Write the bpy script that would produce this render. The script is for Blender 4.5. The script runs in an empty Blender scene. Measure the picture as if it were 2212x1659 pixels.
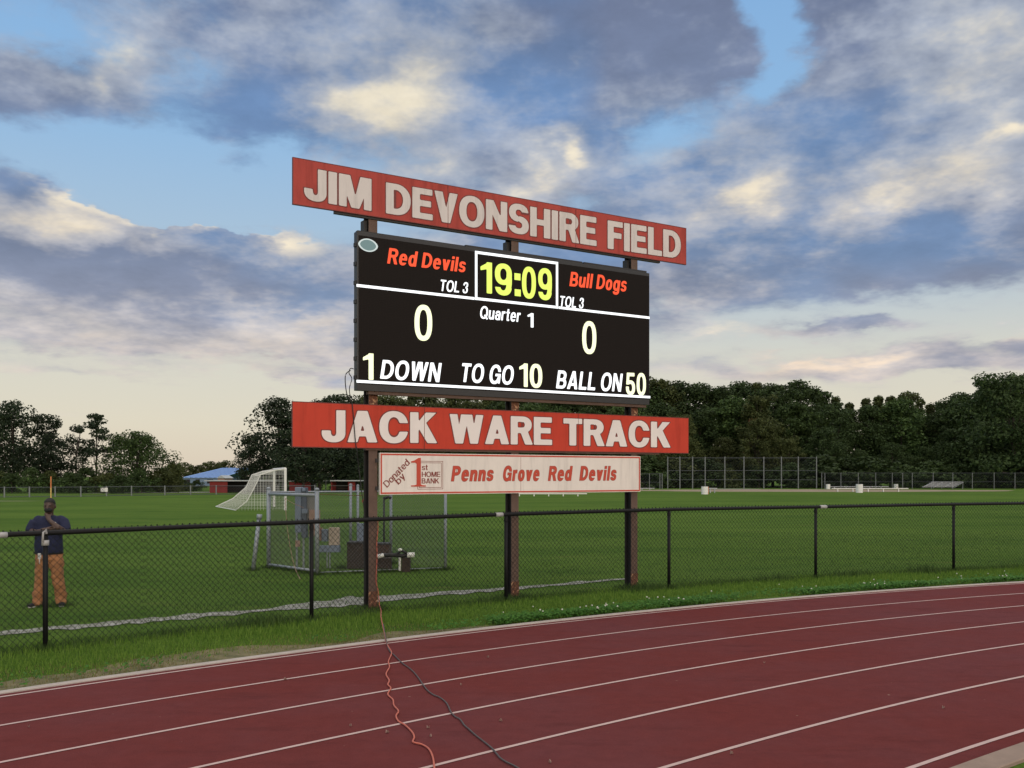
import bpy, bmesh, math, random
from mathutils import Vector, Matrix, noise as mnoise

rnd = random.Random(7)
R = math.radians
scene = bpy.context.scene
COL = scene.collection

def lin(r, g, b):
    def f(c):
        c /= 255.0
        return c / 12.92 if c <= 0.04045 else ((c + 0.055) / 1.055) ** 2.4
    return (f(r), f(g), f(b), 1.0)

# ------------------------------------------------------------------ camera
EYE = 2.1            # eye height of the photographer, metres
FP = 2063.0          # focal length in pixels of a 2212-pixel-wide picture
PW, PH = 2212.0, 1659.0
HORIZON = 1027.0

cam_data = bpy.data.cameras.new('camera')
cam = bpy.data.objects.new('camera', cam_data)
COL.objects.link(cam)
cam.location = (0, 0, EYE)
cam.rotation_euler = (R(90), 0, 0)
cam_data.sensor_width = 36.0
cam_data.lens = FP / PW * 36.0
cam_data.shift_y = (HORIZON - PH / 2) / PW
cam_data.clip_end = 3000
scene.camera = cam

def ground_at(px, py):
    """ground point (x, y) seen at a survey pixel"""
    y = FP * EYE / (py - HORIZON)
    return ((px - PW / 2) / FP * y, y)

def point_at(px, py, y):
    return Vector(((px - PW / 2) / FP * y, y, EYE - (py - HORIZON) / FP * y))

# ------------------------------------------------------------------ exposure
scene.view_settings.view_transform = 'Standard'
scene.view_settings.look = 'None'
scene.view_settings.gamma = 1.0
scene.view_settings.exposure = 0.0
scene.view_settings.use_curve_mapping = False

# ------------------------------------------------------------------ sun
SUN_EL, SUN_AZ = R(9), R(158)     # low evening sun behind the camera, to the right (azimuth from +Y towards +X)
sun_data = bpy.data.lights.new('sun', 'SUN')
sun_data.energy = 0.75
sun_data.angle = R(18)
sun_data.color = (1.0, 0.87, 0.74)
sun = bpy.data.objects.new('sun', sun_data)
COL.objects.link(sun)
sd = Vector((math.sin(SUN_AZ) * math.cos(SUN_EL), math.cos(SUN_AZ) * math.cos(SUN_EL), math.sin(SUN_EL)))
sun.rotation_euler = sd.to_track_quat('Z', 'Y').to_euler()
sun.location = sd * 50

# ------------------------------------------------------------------ world: sky with evening clouds
world = bpy.data.worlds.new('World')
scene.world = world
world.use_nodes = True
WT = world.node_tree
WT.nodes.clear()

class NB:
    """small helper that writes node expressions"""
    def __init__(self, tree):
        self.t = tree
    def put(self, sock, v):
        if hasattr(v, 'is_output'):
            self.t.links.new(v, sock)
        else:
            sock.default_value = v
    def m(self, op, a, b=None, c=None, clamp=False):
        n = self.t.nodes.new('ShaderNodeMath'); n.operation = op; n.use_clamp = clamp
        self.put(n.inputs[0], a)
        if b is not None: self.put(n.inputs[1], b)
        if c is not None: self.put(n.inputs[2], c)
        return n.outputs[0]
    def v(self, op, a, b=None, c=None, out=0):
        n = self.t.nodes.new('ShaderNodeVectorMath'); n.operation = op
        self.put(n.inputs[0], a)
        if b is not None: self.put(n.inputs[1], b)
        if c is not None: self.put(n.inputs[2], c)
        return n.outputs[out]
    def noise(self, vec, scale, detail=5.0, rough=0.55, dist=0.0, color=False):
        n = self.t.nodes.new('ShaderNodeTexNoise')
        self.put(n.inputs['Vector'], vec)
        n.inputs['Scale'].default_value = scale
        n.inputs['Detail'].default_value = detail
        n.inputs['Roughness'].default_value = rough
        n.inputs['Distortion'].default_value = dist
        return n.outputs['Color' if color else 'Fac']
    def mix(self, f, a, b, blend='MIX'):
        n = self.t.nodes.new('ShaderNodeMix'); n.data_type = 'RGBA'; n.blend_type = blend
        self.put(n.inputs[0], f); self.put(n.inputs[6], a); self.put(n.inputs[7], b)
        return n.outputs[2]
    def ramp(self, f, stops, mode='LINEAR'):
        n = self.t.nodes.new('ShaderNodeValToRGB')
        cr = n.color_ramp; cr.interpolation = mode
        while len(cr.elements) < len(stops): cr.elements.new(0.5)
        for e, (p, c) in zip(cr.elements, stops):
            e.position = p; e.color = c
        self.put(n.inputs[0], f)
        return n.outputs[0]
    def smooth(self, x, lo, hi, a=0.0, b=1.0):
        n = self.t.nodes.new('ShaderNodeMapRange'); n.interpolation_type = 'SMOOTHSTEP'
        self.put(n.inputs[0], x)
        for i, val in enumerate((lo, hi, a, b)): n.inputs[1 + i].default_value = val
        return n.outputs[0]

W = NB(WT)
tc = WT.nodes.new('ShaderNodeTexCoord')
DIR = tc.outputs['Generated']
sep = WT.nodes.new('ShaderNodeSeparateXYZ'); WT.links.new(DIR, sep.inputs[0])
az = W.m('ARCTAN2', sep.outputs[0], sep.outputs[1])
el = W.m('ARCSINE', sep.outputs[2])
comb = WT.nodes.new('ShaderNodeCombineXYZ')
WT.links.new(az, comb.inputs[0]); WT.links.new(el, comb.inputs[1])
C0 = comb.outputs[0]
zz = W.m('MULTIPLY', W.m('SQRT', W.m('MAXIMUM', sep.outputs[2], 0.0005)), 2.3)
cz = WT.nodes.new('ShaderNodeCombineXYZ')
WT.links.new(sep.outputs[0], cz.inputs[0]); WT.links.new(sep.outputs[1], cz.inputs[1]); WT.links.new(zz, cz.inputs[2])
flat = cz.outputs[0]      # noise space: clouds flatten towards the horizon
wA = W.v('SUBTRACT', W.noise(flat, 4.0, 2.0, 0.5, color=True), (0.5, 0.5, 0.5))
wB = W.v('SUBTRACT', W.noise(flat, 14.0, 4.0, 0.6, color=True), (0.5, 0.5, 0.5))
C1 = W.v('MULTIPLY_ADD', wA, (0.13, 0.07, 0.0), C0)
C2 = W.v('MULTIPLY_ADD', wB, (0.09, 0.05, 0.0), C1)

def blob_sum(blobs, coord, start=0.0):
    acc = start
    for (x, y, sx, sy, w) in blobs:
        a = math.atan((x - PW / 2) / FP)
        e = math.atan((HORIZON - y) / math.hypot(FP, x - PW / 2))
        ia, ie = FP / sx, FP / sy
        d = W.v('MULTIPLY_ADD', coord, (ia, ie, 0.0), (-a * ia, -e * ie, 0.0))
        q = W.v('DOT_PRODUCT', d, d, out=1)
        g = W.m('EXPONENT', W.m('MULTIPLY', q, -0.5))
        acc = W.m('MULTIPLY_ADD', g, w, acc)
    return acc
# cloud cover: + where cloud gathers, - where clear blue shows
COVER = [
    (1320, 110, 300, 105, .60), (700, 80, 240, 90, .34), (160, 195, 220, 70, .50), (540, 300, 130, 75, .40),
    (1000, 270, 230, 90, .42), (1700, 420, 330, 100, .40), (1950, 130, 230, 160, .34), (2150, 480, 200, 110, .40),
    (1600, 600, 380, 60, .55), (300, 600, 420, 70, .55), (100, 480, 130, 60, .45), (40, 390, 90, 45, .42),
    (500, 700, 330, 36, .28), (1800, 310, 200, 60, .42), (1250, 300, 100, 60, .25), (370, 515, 80, 26, .40), (570, 520, 90, 26, .38),
    (250, 345, 250, 50, -.90), (410, 195, 60, 50, -.45), (620, 425, 130, 42, -.50), (1630, 70, 58, 90, -1.25),
    (1490, 285, 65, 32, -.55), (1425, 360, 65, 38, -.45), (50, 40, 110, 40, -.30), (420, 430, 140, 34, -.65), (1150, 470, 80, 25, -.25),
    (2000, 660, 330, 45, -.70), (1830, 250, 40, 30, -.15),
    (1800, 703, 120, 13, .85), (1760, 785, 190, 22, .75), (2170, 730, 70, 17, .75), (2100, 795, 160, 13, .50),
    (620, 752, 170, 12, .50), (200, 745, 240, 15, .45), (660, 795, 150, 9, .42), (100, 790, 160, 9, .30),
]
# where the low light catches cloud
LIGHT = [
    (800, 240, 80, 40, .40), (960, 180, 60, 60, .45), (900, 280, 130, 40, .30), (1240, 335, 24, 22, .60), (1150, 385, 60, 28, .42),
    (1690, 375, 55, 36, .50), (1640, 425, 60, 22, .42), (165, 425, 46, 20, .60), (110, 490, 130, 26, .42),
    (520, 690, 120, 12, .15), (2130, 150, 120, 80, .34), (2080, 370, 110, 46, .42), (2190, 290, 26, 14, .5), (1900, 430, 70, 22, .42),
    (240, 110, 26, 26, .35), (195, 180, 22, 30, .35), (490, 70, 30, 30, .2),
    (700, 715, 70, 16, .40), (1520, 718, 70, 9, .55), (1850, 775, 70, 10, .5), (1690, 770, 50, 8, .4), (2180, 705, 40, 8, .45), (690, 480, 40, 22, .25),
    (1330, 130, 280, 90, -.26), (330, 600, 380, 34, -.30), (1800, 325, 130, 48, -.24), (540, 280, 130, 70, -.35), (1650, 600, 330, 45, -.34),
    (50, 400, 80, 34, -.35), (150, 250, 190, 26, -.28), (2120, 480, 130, 50, -.25),
]
# sunlit cumulus tops with a crisp edge
CRISP = [
    (400, 495, 120, 26, 1.0), (590, 515, 90, 22, 1.0), (160, 420, 60, 22, .8), (500, 637, 45, 14, .5), (20, 636, 40, 14, .4),
    (1240, 332, 34, 24, .5), (1155, 378, 50, 22, .35), (1700, 370, 60, 30, .3), (2190, 288, 30, 18, .4), (1930, 425, 60, 18, .3),
]
n1 = W.noise(W.v('MULTIPLY_ADD', wB, (0.07, 0.07, 0.07), W.v('MULTIPLY', flat, (1.0, 1.0, 1.25))), 6.0, 6.0, 0.64)
sB = WT.nodes.new('ShaderNodeSeparateXYZ'); WT.links.new(wB, sB.inputs[0])
sA = WT.nodes.new('ShaderNodeSeparateXYZ'); WT.links.new(wA, sA.inputs[0])
n1c = W.m('SUBTRACT', n1, 0.5)
cover = blob_sum(COVER, C2, 0.32)
cover = W.m('MULTIPLY_ADD', n1c, 1.05, cover)
cover = W.m('MULTIPLY_ADD', sB.outputs[2], 0.42, cover)
cover = W.m('SUBTRACT', cover, W.smooth(el, R(3.0), R(9.5), 0.40, 0.0))
alpha_soft = W.smooth(cover, 0.08, 0.64)
light = blob_sum(LIGHT, C2, 0.20)
light = W.m('MULTIPLY_ADD', n1c, -1.0, light)
light = W.m('MULTIPLY_ADD', sB.outputs[2], 1.15, light)
light = W.m('MULTIPLY_ADD', sB.outputs[0], 0.40, light)
light = W.m('ADD', light, W.smooth(el, R(3), R(10), 0.12, 0.0))
# towards the low cumulus bank the edges are crisp and their rims catch the sun
bank = blob_sum(CRISP, C1, 0.0)
bank = W.m('MINIMUM', bank, 1.0)
alpha = W.m('MULTIPLY_ADD', W.m('SUBTRACT', W.smooth(cover, 0.30, 0.44), alpha_soft), W.m('MULTIPLY', bank, 0.8), alpha_soft)
rim = W.m('MULTIPLY', W.m('MULTIPLY', W.smooth(cover, 0.28, 0.42), W.smooth(cover, 0.86, 0.46)), bank)
rim = W.m('MULTIPLY', rim, W.smooth(sB.outputs[0], -0.10, 0.12))

# clear sky behind the clouds: Nishita, graded towards the pale evening horizon
sky = WT.nodes.new('ShaderNodeTexSky')
sky.sky_type = 'NISHITA'; sky.sun_disc = False
sky.sun_elevation = SUN_EL; sky.sun_rotation = SUN_AZ
sky.air_density = 1.0; sky.dust_density = 1.2; sky.ozone_density = 2.0
el01 = W.m('DIVIDE', el, R(60), clamp=True)
grad = W.ramp(el01, [(0.0, lin(226, 210, 190)), (0.05, lin(228, 219, 199)), (0.11, lin(220, 217, 204)), (0.20, lin(178, 200, 218)),
                     (0.33, lin(148, 190, 230)), (0.50, lin(130, 176, 226)), (1.0, lin(84, 128, 190))])
nish = W.v('MULTIPLY', sky.outputs[0], (0.10, 0.10, 0.10))
clear = W.mix(0.10, grad, nish)
cl_grey = W.ramp(el01, [(0.0, lin(184, 178, 178)), (0.1, lin(160, 163, 178)), (0.2, lin(126, 138, 163)), (0.36, lin(119, 133, 162)), (0.5, lin(102, 112, 139)), (1.0, lin(104, 114, 142))])
cl_blue = W.ramp(el01, [(0.0, lin(184, 178, 178)), (0.1, lin(160, 170, 190)), (0.2, lin(121, 146, 182)), (0.36, lin(110, 141, 184)), (0.5, lin(100, 127, 170)), (1.0, lin(100, 118, 150))])
hue = W.m('ADD', sA.outputs[0], blob_sum([(1300, 110, 260, 100, -.22), (300, 600, 380, 40, -.10), (1650, 610, 330, 45, -.12), (150, 200, 180, 80, -.08), (560, 300, 120, 70, .12)], C2, 0.0))
cl_dark = W.mix(W.smooth(hue, -0.14, 0.06), cl_grey, cl_blue)
cl_mid = W.ramp(el01, [(0.0, lin(228, 208, 192)), (0.13, lin(206, 200, 198)), (0.3, lin(172, 180, 194)), (0.6, lin(162, 172, 190)), (1.0, lin(150, 160, 185))])
cl_lit = W.ramp(el01, [(0.0, lin(240, 212, 192)), (0.2, lin(246, 231, 206)), (0.4, lin(233, 225, 205)), (1.0, lin(222, 218, 208))])
cloud = W.mix(W.smooth(light, -0.10, 0.52), cl_dark, cl_mid)
cloud = W.mix(W.smooth(light, 0.36, 1.0), cloud, cl_lit)
billow = W.m('ADD', W.m('MULTIPLY_ADD', n1c, 0.55, 1.0), W.m('MULTIPLY', sB.outputs[2], 0.45))
cloud = W.v('SCALE', cloud); W.put(cloud.node.inputs[3], billow)
skycol = W.mix(alpha, clear, cloud)
skycol = W.mix(W.m('MULTIPLY', rim, 0.95), skycol, lin(252, 238, 212))
# after-sunset glow in the quarter of the sky behind the camera
gd = W.v('DOT_PRODUCT', DIR, (math.sin(SUN_AZ), math.cos(SUN_AZ), 0.10), out=1)
glow = W.m('MULTIPLY', W.smooth(gd, 0.2, 1.0), W.smooth(el, R(-2), R(40), 1.0, 0.0))
skycol = W.mix(glow, skycol, (1.9, 1.50, 1.12, 1.0))
# unseen sky overhead brightened, added to light the ground
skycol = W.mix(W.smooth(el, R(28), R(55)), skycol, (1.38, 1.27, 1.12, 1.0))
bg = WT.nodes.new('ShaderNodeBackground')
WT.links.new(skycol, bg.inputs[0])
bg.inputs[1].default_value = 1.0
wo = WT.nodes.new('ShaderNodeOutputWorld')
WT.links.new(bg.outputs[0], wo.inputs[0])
world.cycles.sampling_method = 'MANUAL'
world.cycles.sample_map_resolution = 512
scene.cycles.max_bounces = 6
scene.cycles.diffuse_bounces = 3
scene.cycles.transparent_max_bounces = 8

# ------------------------------------------------------------------ materials
def material(name, col, rough=0.6, metal=0.0, var=0.0, vscale=8.0, bump=0.0, bscale=60.0, spots=None, drip=0.0, emit=None, estr=1.0, spec=0.5):
    """principled material; var = brightness variation by noise, spots = (colour, scale, threshold) for wear with its own shape"""
    m = bpy.data.materials.new(name); m.use_nodes = True
    t = m.node_tree; N = NB(t)
    p = t.nodes['Principled BSDF']
    p.inputs['Roughness'].default_value = rough
    p.inputs['Metallic'].default_value = metal
    p.inputs['Specular IOR Level'].default_value = spec
    co = t.nodes.new('ShaderNodeTexCoord').outputs['Object']
    c = col
    if var:
        n = N.noise(co, vscale, 5.0, 0.6)
        k = N.m('MULTIPLY_ADD', N.m('SUBTRACT', n, 0.5), 2.6 * var, 1.0)
        c = N.v('SCALE', (col[0], col[1], col[2])); N.put(c.node.inputs[3], k)
    if drip:
        dn = N.noise(N.v('MULTIPLY', co, (5.0, 5.0, 0.5)), 1.6, 5.0, 0.7)
        c2 = N.v('SCALE', c); N.put(c2.node.inputs[3], 1.0 - drip)
        c = N.mix(N.smooth(dn, 0.46, 0.70), c, c2)
    if spots:
        sc, ss, th = spots
        n = N.noise(co, ss, 6.0, 0.65)
        c = N.mix(N.smooth(n, th, th + 0.07), c, sc)
    N.put(p.inputs['Base Color'], c)
    if bump:
        b = t.nodes.new('ShaderNodeBump'); b.inputs['Strength'].default_value = bump; b.inputs['Distance'].default_value = 0.02
        t.links.new(N.noise(co, bscale, 4.0, 0.6), b.inputs['Height'])
        t.links.new(b.outputs[0], p.inputs['Normal'])
    if emit:
        p.inputs['Emission Color'].default_value = emit
        p.inputs['Emission Strength'].default_value = estr
    return m

M = {}
M['fence_black'] = material('black_vinyl', (0.007, 0.007, 0.008, 1), 0.6, var=0.3, vscale=20, spec=0.25)
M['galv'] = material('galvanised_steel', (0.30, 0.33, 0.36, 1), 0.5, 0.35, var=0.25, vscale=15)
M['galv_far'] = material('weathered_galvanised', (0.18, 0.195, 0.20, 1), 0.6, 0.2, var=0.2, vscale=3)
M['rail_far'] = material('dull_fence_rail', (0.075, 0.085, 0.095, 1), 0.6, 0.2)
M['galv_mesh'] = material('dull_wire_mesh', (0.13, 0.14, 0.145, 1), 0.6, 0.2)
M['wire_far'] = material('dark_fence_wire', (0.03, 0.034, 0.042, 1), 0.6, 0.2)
M['white_paint'] = material('white_paint', (0.72, 0.72, 0.70, 1), 0.5, var=0.08)
M['white_net'] = material('white_net', (0.66, 0.67, 0.66, 1), 0.8)
M['tape'] = material('white_tape', (0.36, 0.36, 0.36, 1), 0.6, var=0.15, vscale=30)
M['sign_top'] = material('dull_red_sign', (0.41, 0.070, 0.058, 1), 0.65, var=0.16, vscale=2.2, spec=0.15, drip=0.22)  # duller, pinker red than the lower board's
M['sign_red'] = material('red_sign', (0.53, 0.060, 0.036, 1), 0.65, var=0.14, vscale=2.2, spec=0.15, drip=0.16)
M['letter_top'] = material('greyish_letters', (0.66, 0.62, 0.61, 1), 0.65, var=0.06, vscale=3, spec=0.2, drip=0.15)
M['letter_red_sign'] = material('cream_letters', (0.80, 0.75, 0.73, 1), 0.65, var=0.06, vscale=3, spec=0.25)
M['letter_edge'] = material('dark_letter_outline', (0.16, 0.03, 0.025, 1), 0.6)
M['cream'] = material('cream_sign', (0.78, 0.73, 0.68, 1), 0.6, var=0.08, vscale=2, spec=0.2, drip=0.12)
M['print_red'] = material('printed_red', (0.52, 0.062, 0.032, 1), 0.6)
M['print_brown'] = material('printed_dark_red', (0.22, 0.045, 0.035, 1), 0.6)
M['rust'] = material('rusty_brown_steel', (0.115, 0.072, 0.055, 1), 0.75, 0.0, var=0.35, vscale=7, bump=0.3, bscale=40, spots=(lin(150, 120, 95), 9.0, 0.66))
M['rust_peel'] = material('peeling_rust', (0.14, 0.06, 0.035, 1), 0.85, var=0.5, vscale=16, bump=0.6, bscale=50, spots=(lin(190, 150, 115), 17.0, 0.56))
M['black_and_shaded_steel'] = material('black_and_shaded_steel', (0.018, 0.017, 0.018, 1), 0.55, var=0.3, vscale=9)  # black parts, and the recess shade painted on the scoreboard posts
M['cabinet'] = material('black_cabinet', (0.022, 0.023, 0.026, 1), 0.45, var=0.2)
M['led_white'] = material('led_white', (0.02, 0.02, 0.02, 1), 0.5, emit=(0.95, 0.98, 1.0, 1), estr=1.5)
M['led_cream'] = material('led_pale_yellow', (0.02, 0.02, 0.02, 1), 0.5, emit=(0.97, 1.0, 0.62, 1), estr=1.35)
M['led_yellow'] = material('led_yellow_green', (0.02, 0.02, 0.02, 1), 0.5, emit=(0.80, 1.0, 0.14, 1), estr=1.1)
M['led_red'] = material('led_orange_red', (0.02, 0.02, 0.02, 1), 0.5, emit=(1.0, 0.075, 0.012, 1), estr=1.1)
M['led_dim'] = material('led_dim_white', (0.02, 0.02, 0.02, 1), 0.5, emit=(0.62, 0.70, 0.68, 1), estr=1.0)
M['led_teal'] = material('led_grey_teal', (0.02, 0.02, 0.02, 1), 0.5, emit=(0.13, 0.22, 0.22, 1), estr=1.0)
M['orange_cord'] = material('orange_cord', (0.50, 0.13, 0.085, 1), 0.55)
M['grey_cord'] = material('dark_grey_cord', (0.075, 0.068, 0.068, 1), 0.6)
M['black_cord'] = material('black_cord', (0.015, 0.015, 0.017, 1), 0.6)
M['box_blue'] = material('blue_grey_enclosure', (0.20, 0.25, 0.33, 1), 0.5, 0.1, var=0.2, vscale=6)
M['box_grey'] = material('grey_panel', (0.25, 0.25, 0.23, 1), 0.7, var=0.2, vscale=6)
M['box_tan'] = material('tan_panel', (0.40, 0.25, 0.19, 1), 0.7, var=0.2, vscale=6)
M['box_beige'] = material('beige_panel', (0.48, 0.40, 0.32, 1), 0.7, var=0.15, vscale=6)
M['old_wood'] = material('dark_weathered_wood', (0.05, 0.036, 0.028, 1), 0.9, var=0.6, vscale=9, bump=0.5)
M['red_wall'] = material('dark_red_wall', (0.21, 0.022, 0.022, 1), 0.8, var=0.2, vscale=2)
M['dark_inside'] = material('dark_interior', (0.022, 0.02, 0.02, 1), 0.9)  # darkness inside dugouts and windows painted as a near-black colour
M['pale_metal'] = material('pale_metal_roof', (0.42, 0.45, 0.46, 1), 0.5, var=0.2, vscale=2)
M['sky_tinted_roof'] = material('sky_tinted_metal_roof', (0.19, 0.34, 0.66, 1), 0.45, var=0.12, vscale=1.2)  # reflected sky painted into the metal's base colour as blue
M['blue_wall'] = material('pale_blue_wall', (0.17, 0.24, 0.34, 1), 0.7, var=0.2, vscale=0.8)
M['aluminium'] = material('aluminium_plank', (0.30, 0.32, 0.36, 1), 0.45, 0.3, var=0.2, vscale=4)
M['pole_orange'] = material('orange_paint', (0.62, 0.20, 0.06, 1), 0.55)
M['pole_yellow'] = material('yellow_paint', (0.62, 0.42, 0.13, 1), 0.55)
M['concrete'] = material('kerb_concrete', (0.40, 0.355, 0.325, 1), 0.9, var=0.2, vscale=5, bump=0.2)
M['tan_kerb'] = material('tan_edging', (0.26, 0.19, 0.15, 1), 0.9, var=0.25, vscale=5, bump=0.2)
M['line'] = material('track_line_paint', (0.50, 0.36, 0.335, 1), 0.8, var=0.16, vscale=9, spots=(lin(110, 60, 58), 30.0, 0.68))
M['bark'] = material('bark', (0.045, 0.036, 0.030, 1), 0.95, var=0.4, vscale=4)
M['skin'] = material('skin', (0.062, 0.033, 0.024, 1), 0.5, var=0.15, vscale=20)
M['navy'] = material('navy_cotton', (0.010, 0.014, 0.045, 1), 0.9, var=0.3, vscale=18, bump=0.4, bscale=14)
M['khaki'] = material('orange_khaki', (0.32, 0.145, 0.062, 1), 0.9, var=0.5, vscale=7, bump=0.8, bscale=11)
M['black_cloth'] = material('black_cloth', (0.008, 0.008, 0.009, 1), 0.85)
M['hair'] = material('black_hair', (0.009, 0.008, 0.008, 1), 0.8)
M['shoe_sole'] = material('pale_sole', (0.4, 0.38, 0.36, 1), 0.7)
M['badge'] = material('white_badge', (0.5, 0.5, 0.5, 1), 0.7)
M['red_tag'] = material('red_tag', (0.45, 0.06, 0.04, 1), 0.6)
M['screen'] = None

def leaf_material(name, c1, c2, sss=0.25):
    m = bpy.data.materials.new(name); m.use_nodes = True
    t = m.node_tree; N = NB(t); p = t.nodes['Principled BSDF']
    geo = t.nodes.new('ShaderNodeNewGeometry')
    oi = t.nodes.new('ShaderNodeObjectInfo')
    r = geo.outputs['Random Per Island']
    c = N.mix(r, c1, c2)
    k = N.m('MULTIPLY_ADD', oi.outputs['Random'], 0.5, 0.75)
    c = N.v('SCALE', c); N.put(c.node.inputs[3], k)
    t.links.new(c, p.inputs['Base Color'])
    p.inputs['Roughness'].default_value = 0.7
    p.inputs['Specular IOR Level'].default_value = 0.2
    tr = t.nodes.new('ShaderNodeBsdfTranslucent'); t.links.new(c, tr.inputs[0])
    mx = t.nodes.new('ShaderNodeMixShader'); mx.inputs[0].default_value = sss
    t.links.new(p.outputs[0], mx.inputs[1]); t.links.new(tr.outputs[0], mx.inputs[2])
    t.links.new(mx.outputs[0], t.nodes['Material Output'].inputs[0])
    return m
M['leaf_dark'] = leaf_material('dark_green_leaves', (0.020, 0.037, 0.012, 1), (0.052, 0.086, 0.027, 1))
M['leaf_olive'] = leaf_material('olive_leaves', (0.034, 0.048, 0.014, 1), (0.084, 0.102, 0.033, 1))
M['leaf_green'] = leaf_material('mid_green_leaves', (0.028, 0.054, 0.016, 1), (0.070, 0.115, 0.032, 1))
M['leaf_autumn'] = leaf_material('autumn_leaves', (0.06, 0.034, 0.014, 1), (0.11, 0.062, 0.024, 1))
M['leaf_pine'] = leaf_material('pine_needles', (0.014, 0.026, 0.014, 1), (0.034, 0.052, 0.024, 1))
M['blade'] = leaf_material('verge_grass_blades', (0.080, 0.165, 0.020, 1), (0.175, 0.275, 0.046, 1), 0.35)
M['blade_field'] = leaf_material('field_grass_blades', (0.044, 0.094, 0.021, 1), (0.094, 0.146, 0.040, 1), 0.3)
M['blade_dry'] = leaf_material('dry_grass_blades', (0.15, 0.135, 0.05, 1), (0.28, 0.24, 0.10, 1), 0.35)
M['clover'] = leaf_material('clover_leaves', (0.035, 0.115, 0.016, 1), (0.075, 0.18, 0.03, 1), 0.25)
M['flower'] = material('clover_flower', (0.62, 0.62, 0.55, 1), 0.8)

def ground_material():
    m = bpy.data.materials.new('field_turf'); m.use_nodes = True
    t = m.node_tree; N = NB(t); p = t.nodes['Principled BSDF']
    co = t.nodes.new('ShaderNodeTexCoord').outputs['Object']
    st = N.v('MULTIPLY', co, (0.35, 1.0, 1.0))
    big = N.noise(st, 0.16, 4.0, 0.6)
    mid = N.noise(st, 1.3, 4.0, 0.6)
    fine = N.noise(co, 26.0, 4.0, 0.75)
    c = N.mix(N.smooth(big, 0.35, 0.65), (0.060, 0.115, 0.021, 1), (0.090, 0.152, 0.029, 1))
    c = N.mix(N.m('MULTIPLY', N.smooth(mid, 0.52, 0.75), 0.55), c, (0.082, 0.125, 0.030, 1))
    c = N.mix(N.m('MULTIPLY', N.smooth(mid, 0.48, 0.28), 0.5), c, (0.026, 0.062, 0.015, 1))
    bandn = N.noise(N.v('MULTIPLY', co, (0.05, 0.55, 1.0)), 1.0, 3.0, 0.6)
    c = N.mix(N.m('MULTIPLY', N.smooth(bandn, 0.46, 0.62), 0.5), c, (0.088, 0.150, 0.026, 1))
    dry = N.noise(N.v('MULTIPLY', co, (0.5, 1.6, 1.0)), 0.55, 6.0, 0.72)
    c = N.mix(N.m('MULTIPLY', N.smooth(dry, 0.58, 0.72), 0.6), c, (0.120, 0.125, 0.042, 1))
    streak = N.noise(N.v('MULTIPLY', co, (0.7, 4.0, 1.0)), 1.1, 4.0, 0.7)
    c = N.mix(N.m('MULTIPLY', N.smooth(streak, 0.62, 0.72), 0.55), c, (0.022, 0.050, 0.012, 1))
    k = N.m('MULTIPLY_ADD', fine, 1.2, 0.42)
    c = N.v('SCALE', c); N.put(c.node.inputs[3], k)
    t.links.new(c, p.inputs['Base Color'])
    p.inputs['Roughness'].default_value = 0.95
    p.inputs['Specular IOR Level'].default_value = 0.02
    b = t.nodes.new('ShaderNodeBump'); b.inputs['Strength'].default_value = 0.7; b.inputs['Distance'].default_value = 0.05
    t.links.new(N.noise(co, 18.0, 5.0, 0.75), b.inputs['Height']); t.links.new(b.outputs[0], p.inputs['Normal'])
    return m

def track_material():
    m = bpy.data.materials.new('red_track_surface'); m.use_nodes = True
    t = m.node_tree; N = NB(t); p = t.nodes['Principled BSDF']
    co = t.nodes.new('ShaderNodeTexCoord').outputs['Object']
    big = N.noise(co, 0.22, 6.0, 0.68)
    grain = N.noise(co, 170.0, 3.0, 0.8)
    mid = N.noise(co, 6.0, 5.0, 0.7)
    c = N.mix(N.smooth(big, 0.35, 0.68), (0.138, 0.031, 0.029, 1), (0.132, 0.040, 0.043, 1))
    k = N.m('ADD', N.m('MULTIPLY_ADD', grain, 0.9, 0.35), N.m('MULTIPLY', mid, 0.40))
    c = N.v('SCALE', c); N.put(c.node.inputs[3], k)
    sp = N.noise(co, 11.0, 2.0, 0.5)
    c = N.mix(N.smooth(sp, 0.76, 0.80), c, (0.22, 0.12, 0.10, 1))
    st = N.noise(N.v('MULTIPLY', co, (1.0, 3.0, 1.0)), 0.9, 6.0, 0.7)
    c = N.mix(N.m('MULTIPLY', N.smooth(st, 0.52, 0.75), 0.6), c, (0.085, 0.022, 0.022, 1))
    t.links.new(c, p.inputs['Base Color'])
    p.inputs['Roughness'].default_value = 0.95
    p.inputs['Specular IOR Level'].default_value = 0.06
    b = t.nodes.new('ShaderNodeBump'); b.inputs['Strength'].default_value = 0.5; b.inputs['Distance'].default_value = 0.004
    t.links.new(grain, b.inputs['Height']); t.links.new(b.outputs[0], p.inputs['Normal'])
    return m

def patchy_material(name, c1, c2, scale):
    m = bpy.data.materials.new(name); m.use_nodes = True
    t = m.node_tree; N = NB(t); p = t.nodes['Principled BSDF']
    co = t.nodes.new('ShaderNodeTexCoord').outputs['Object']
    c = N.mix(N.smooth(N.noise(co, scale, 6.0, 0.7), 0.35, 0.65), c1, c2)
    t.links.new(c, p.inputs['Base Color'])
    p.inputs['Roughness'].default_value = 0.95
    return m
M['turf'] = ground_material()
M['track'] = track_material()
M['path'] = patchy_material('pale_stone_dust', (0.13, 0.13, 0.10, 1), (0.33, 0.33, 0.30, 1), 4.0)
M['dirt'] = patchy_material('infield_dirt', (0.20, 0.155, 0.10, 1), (0.30, 0.24, 0.165, 1), 0.35)

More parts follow.
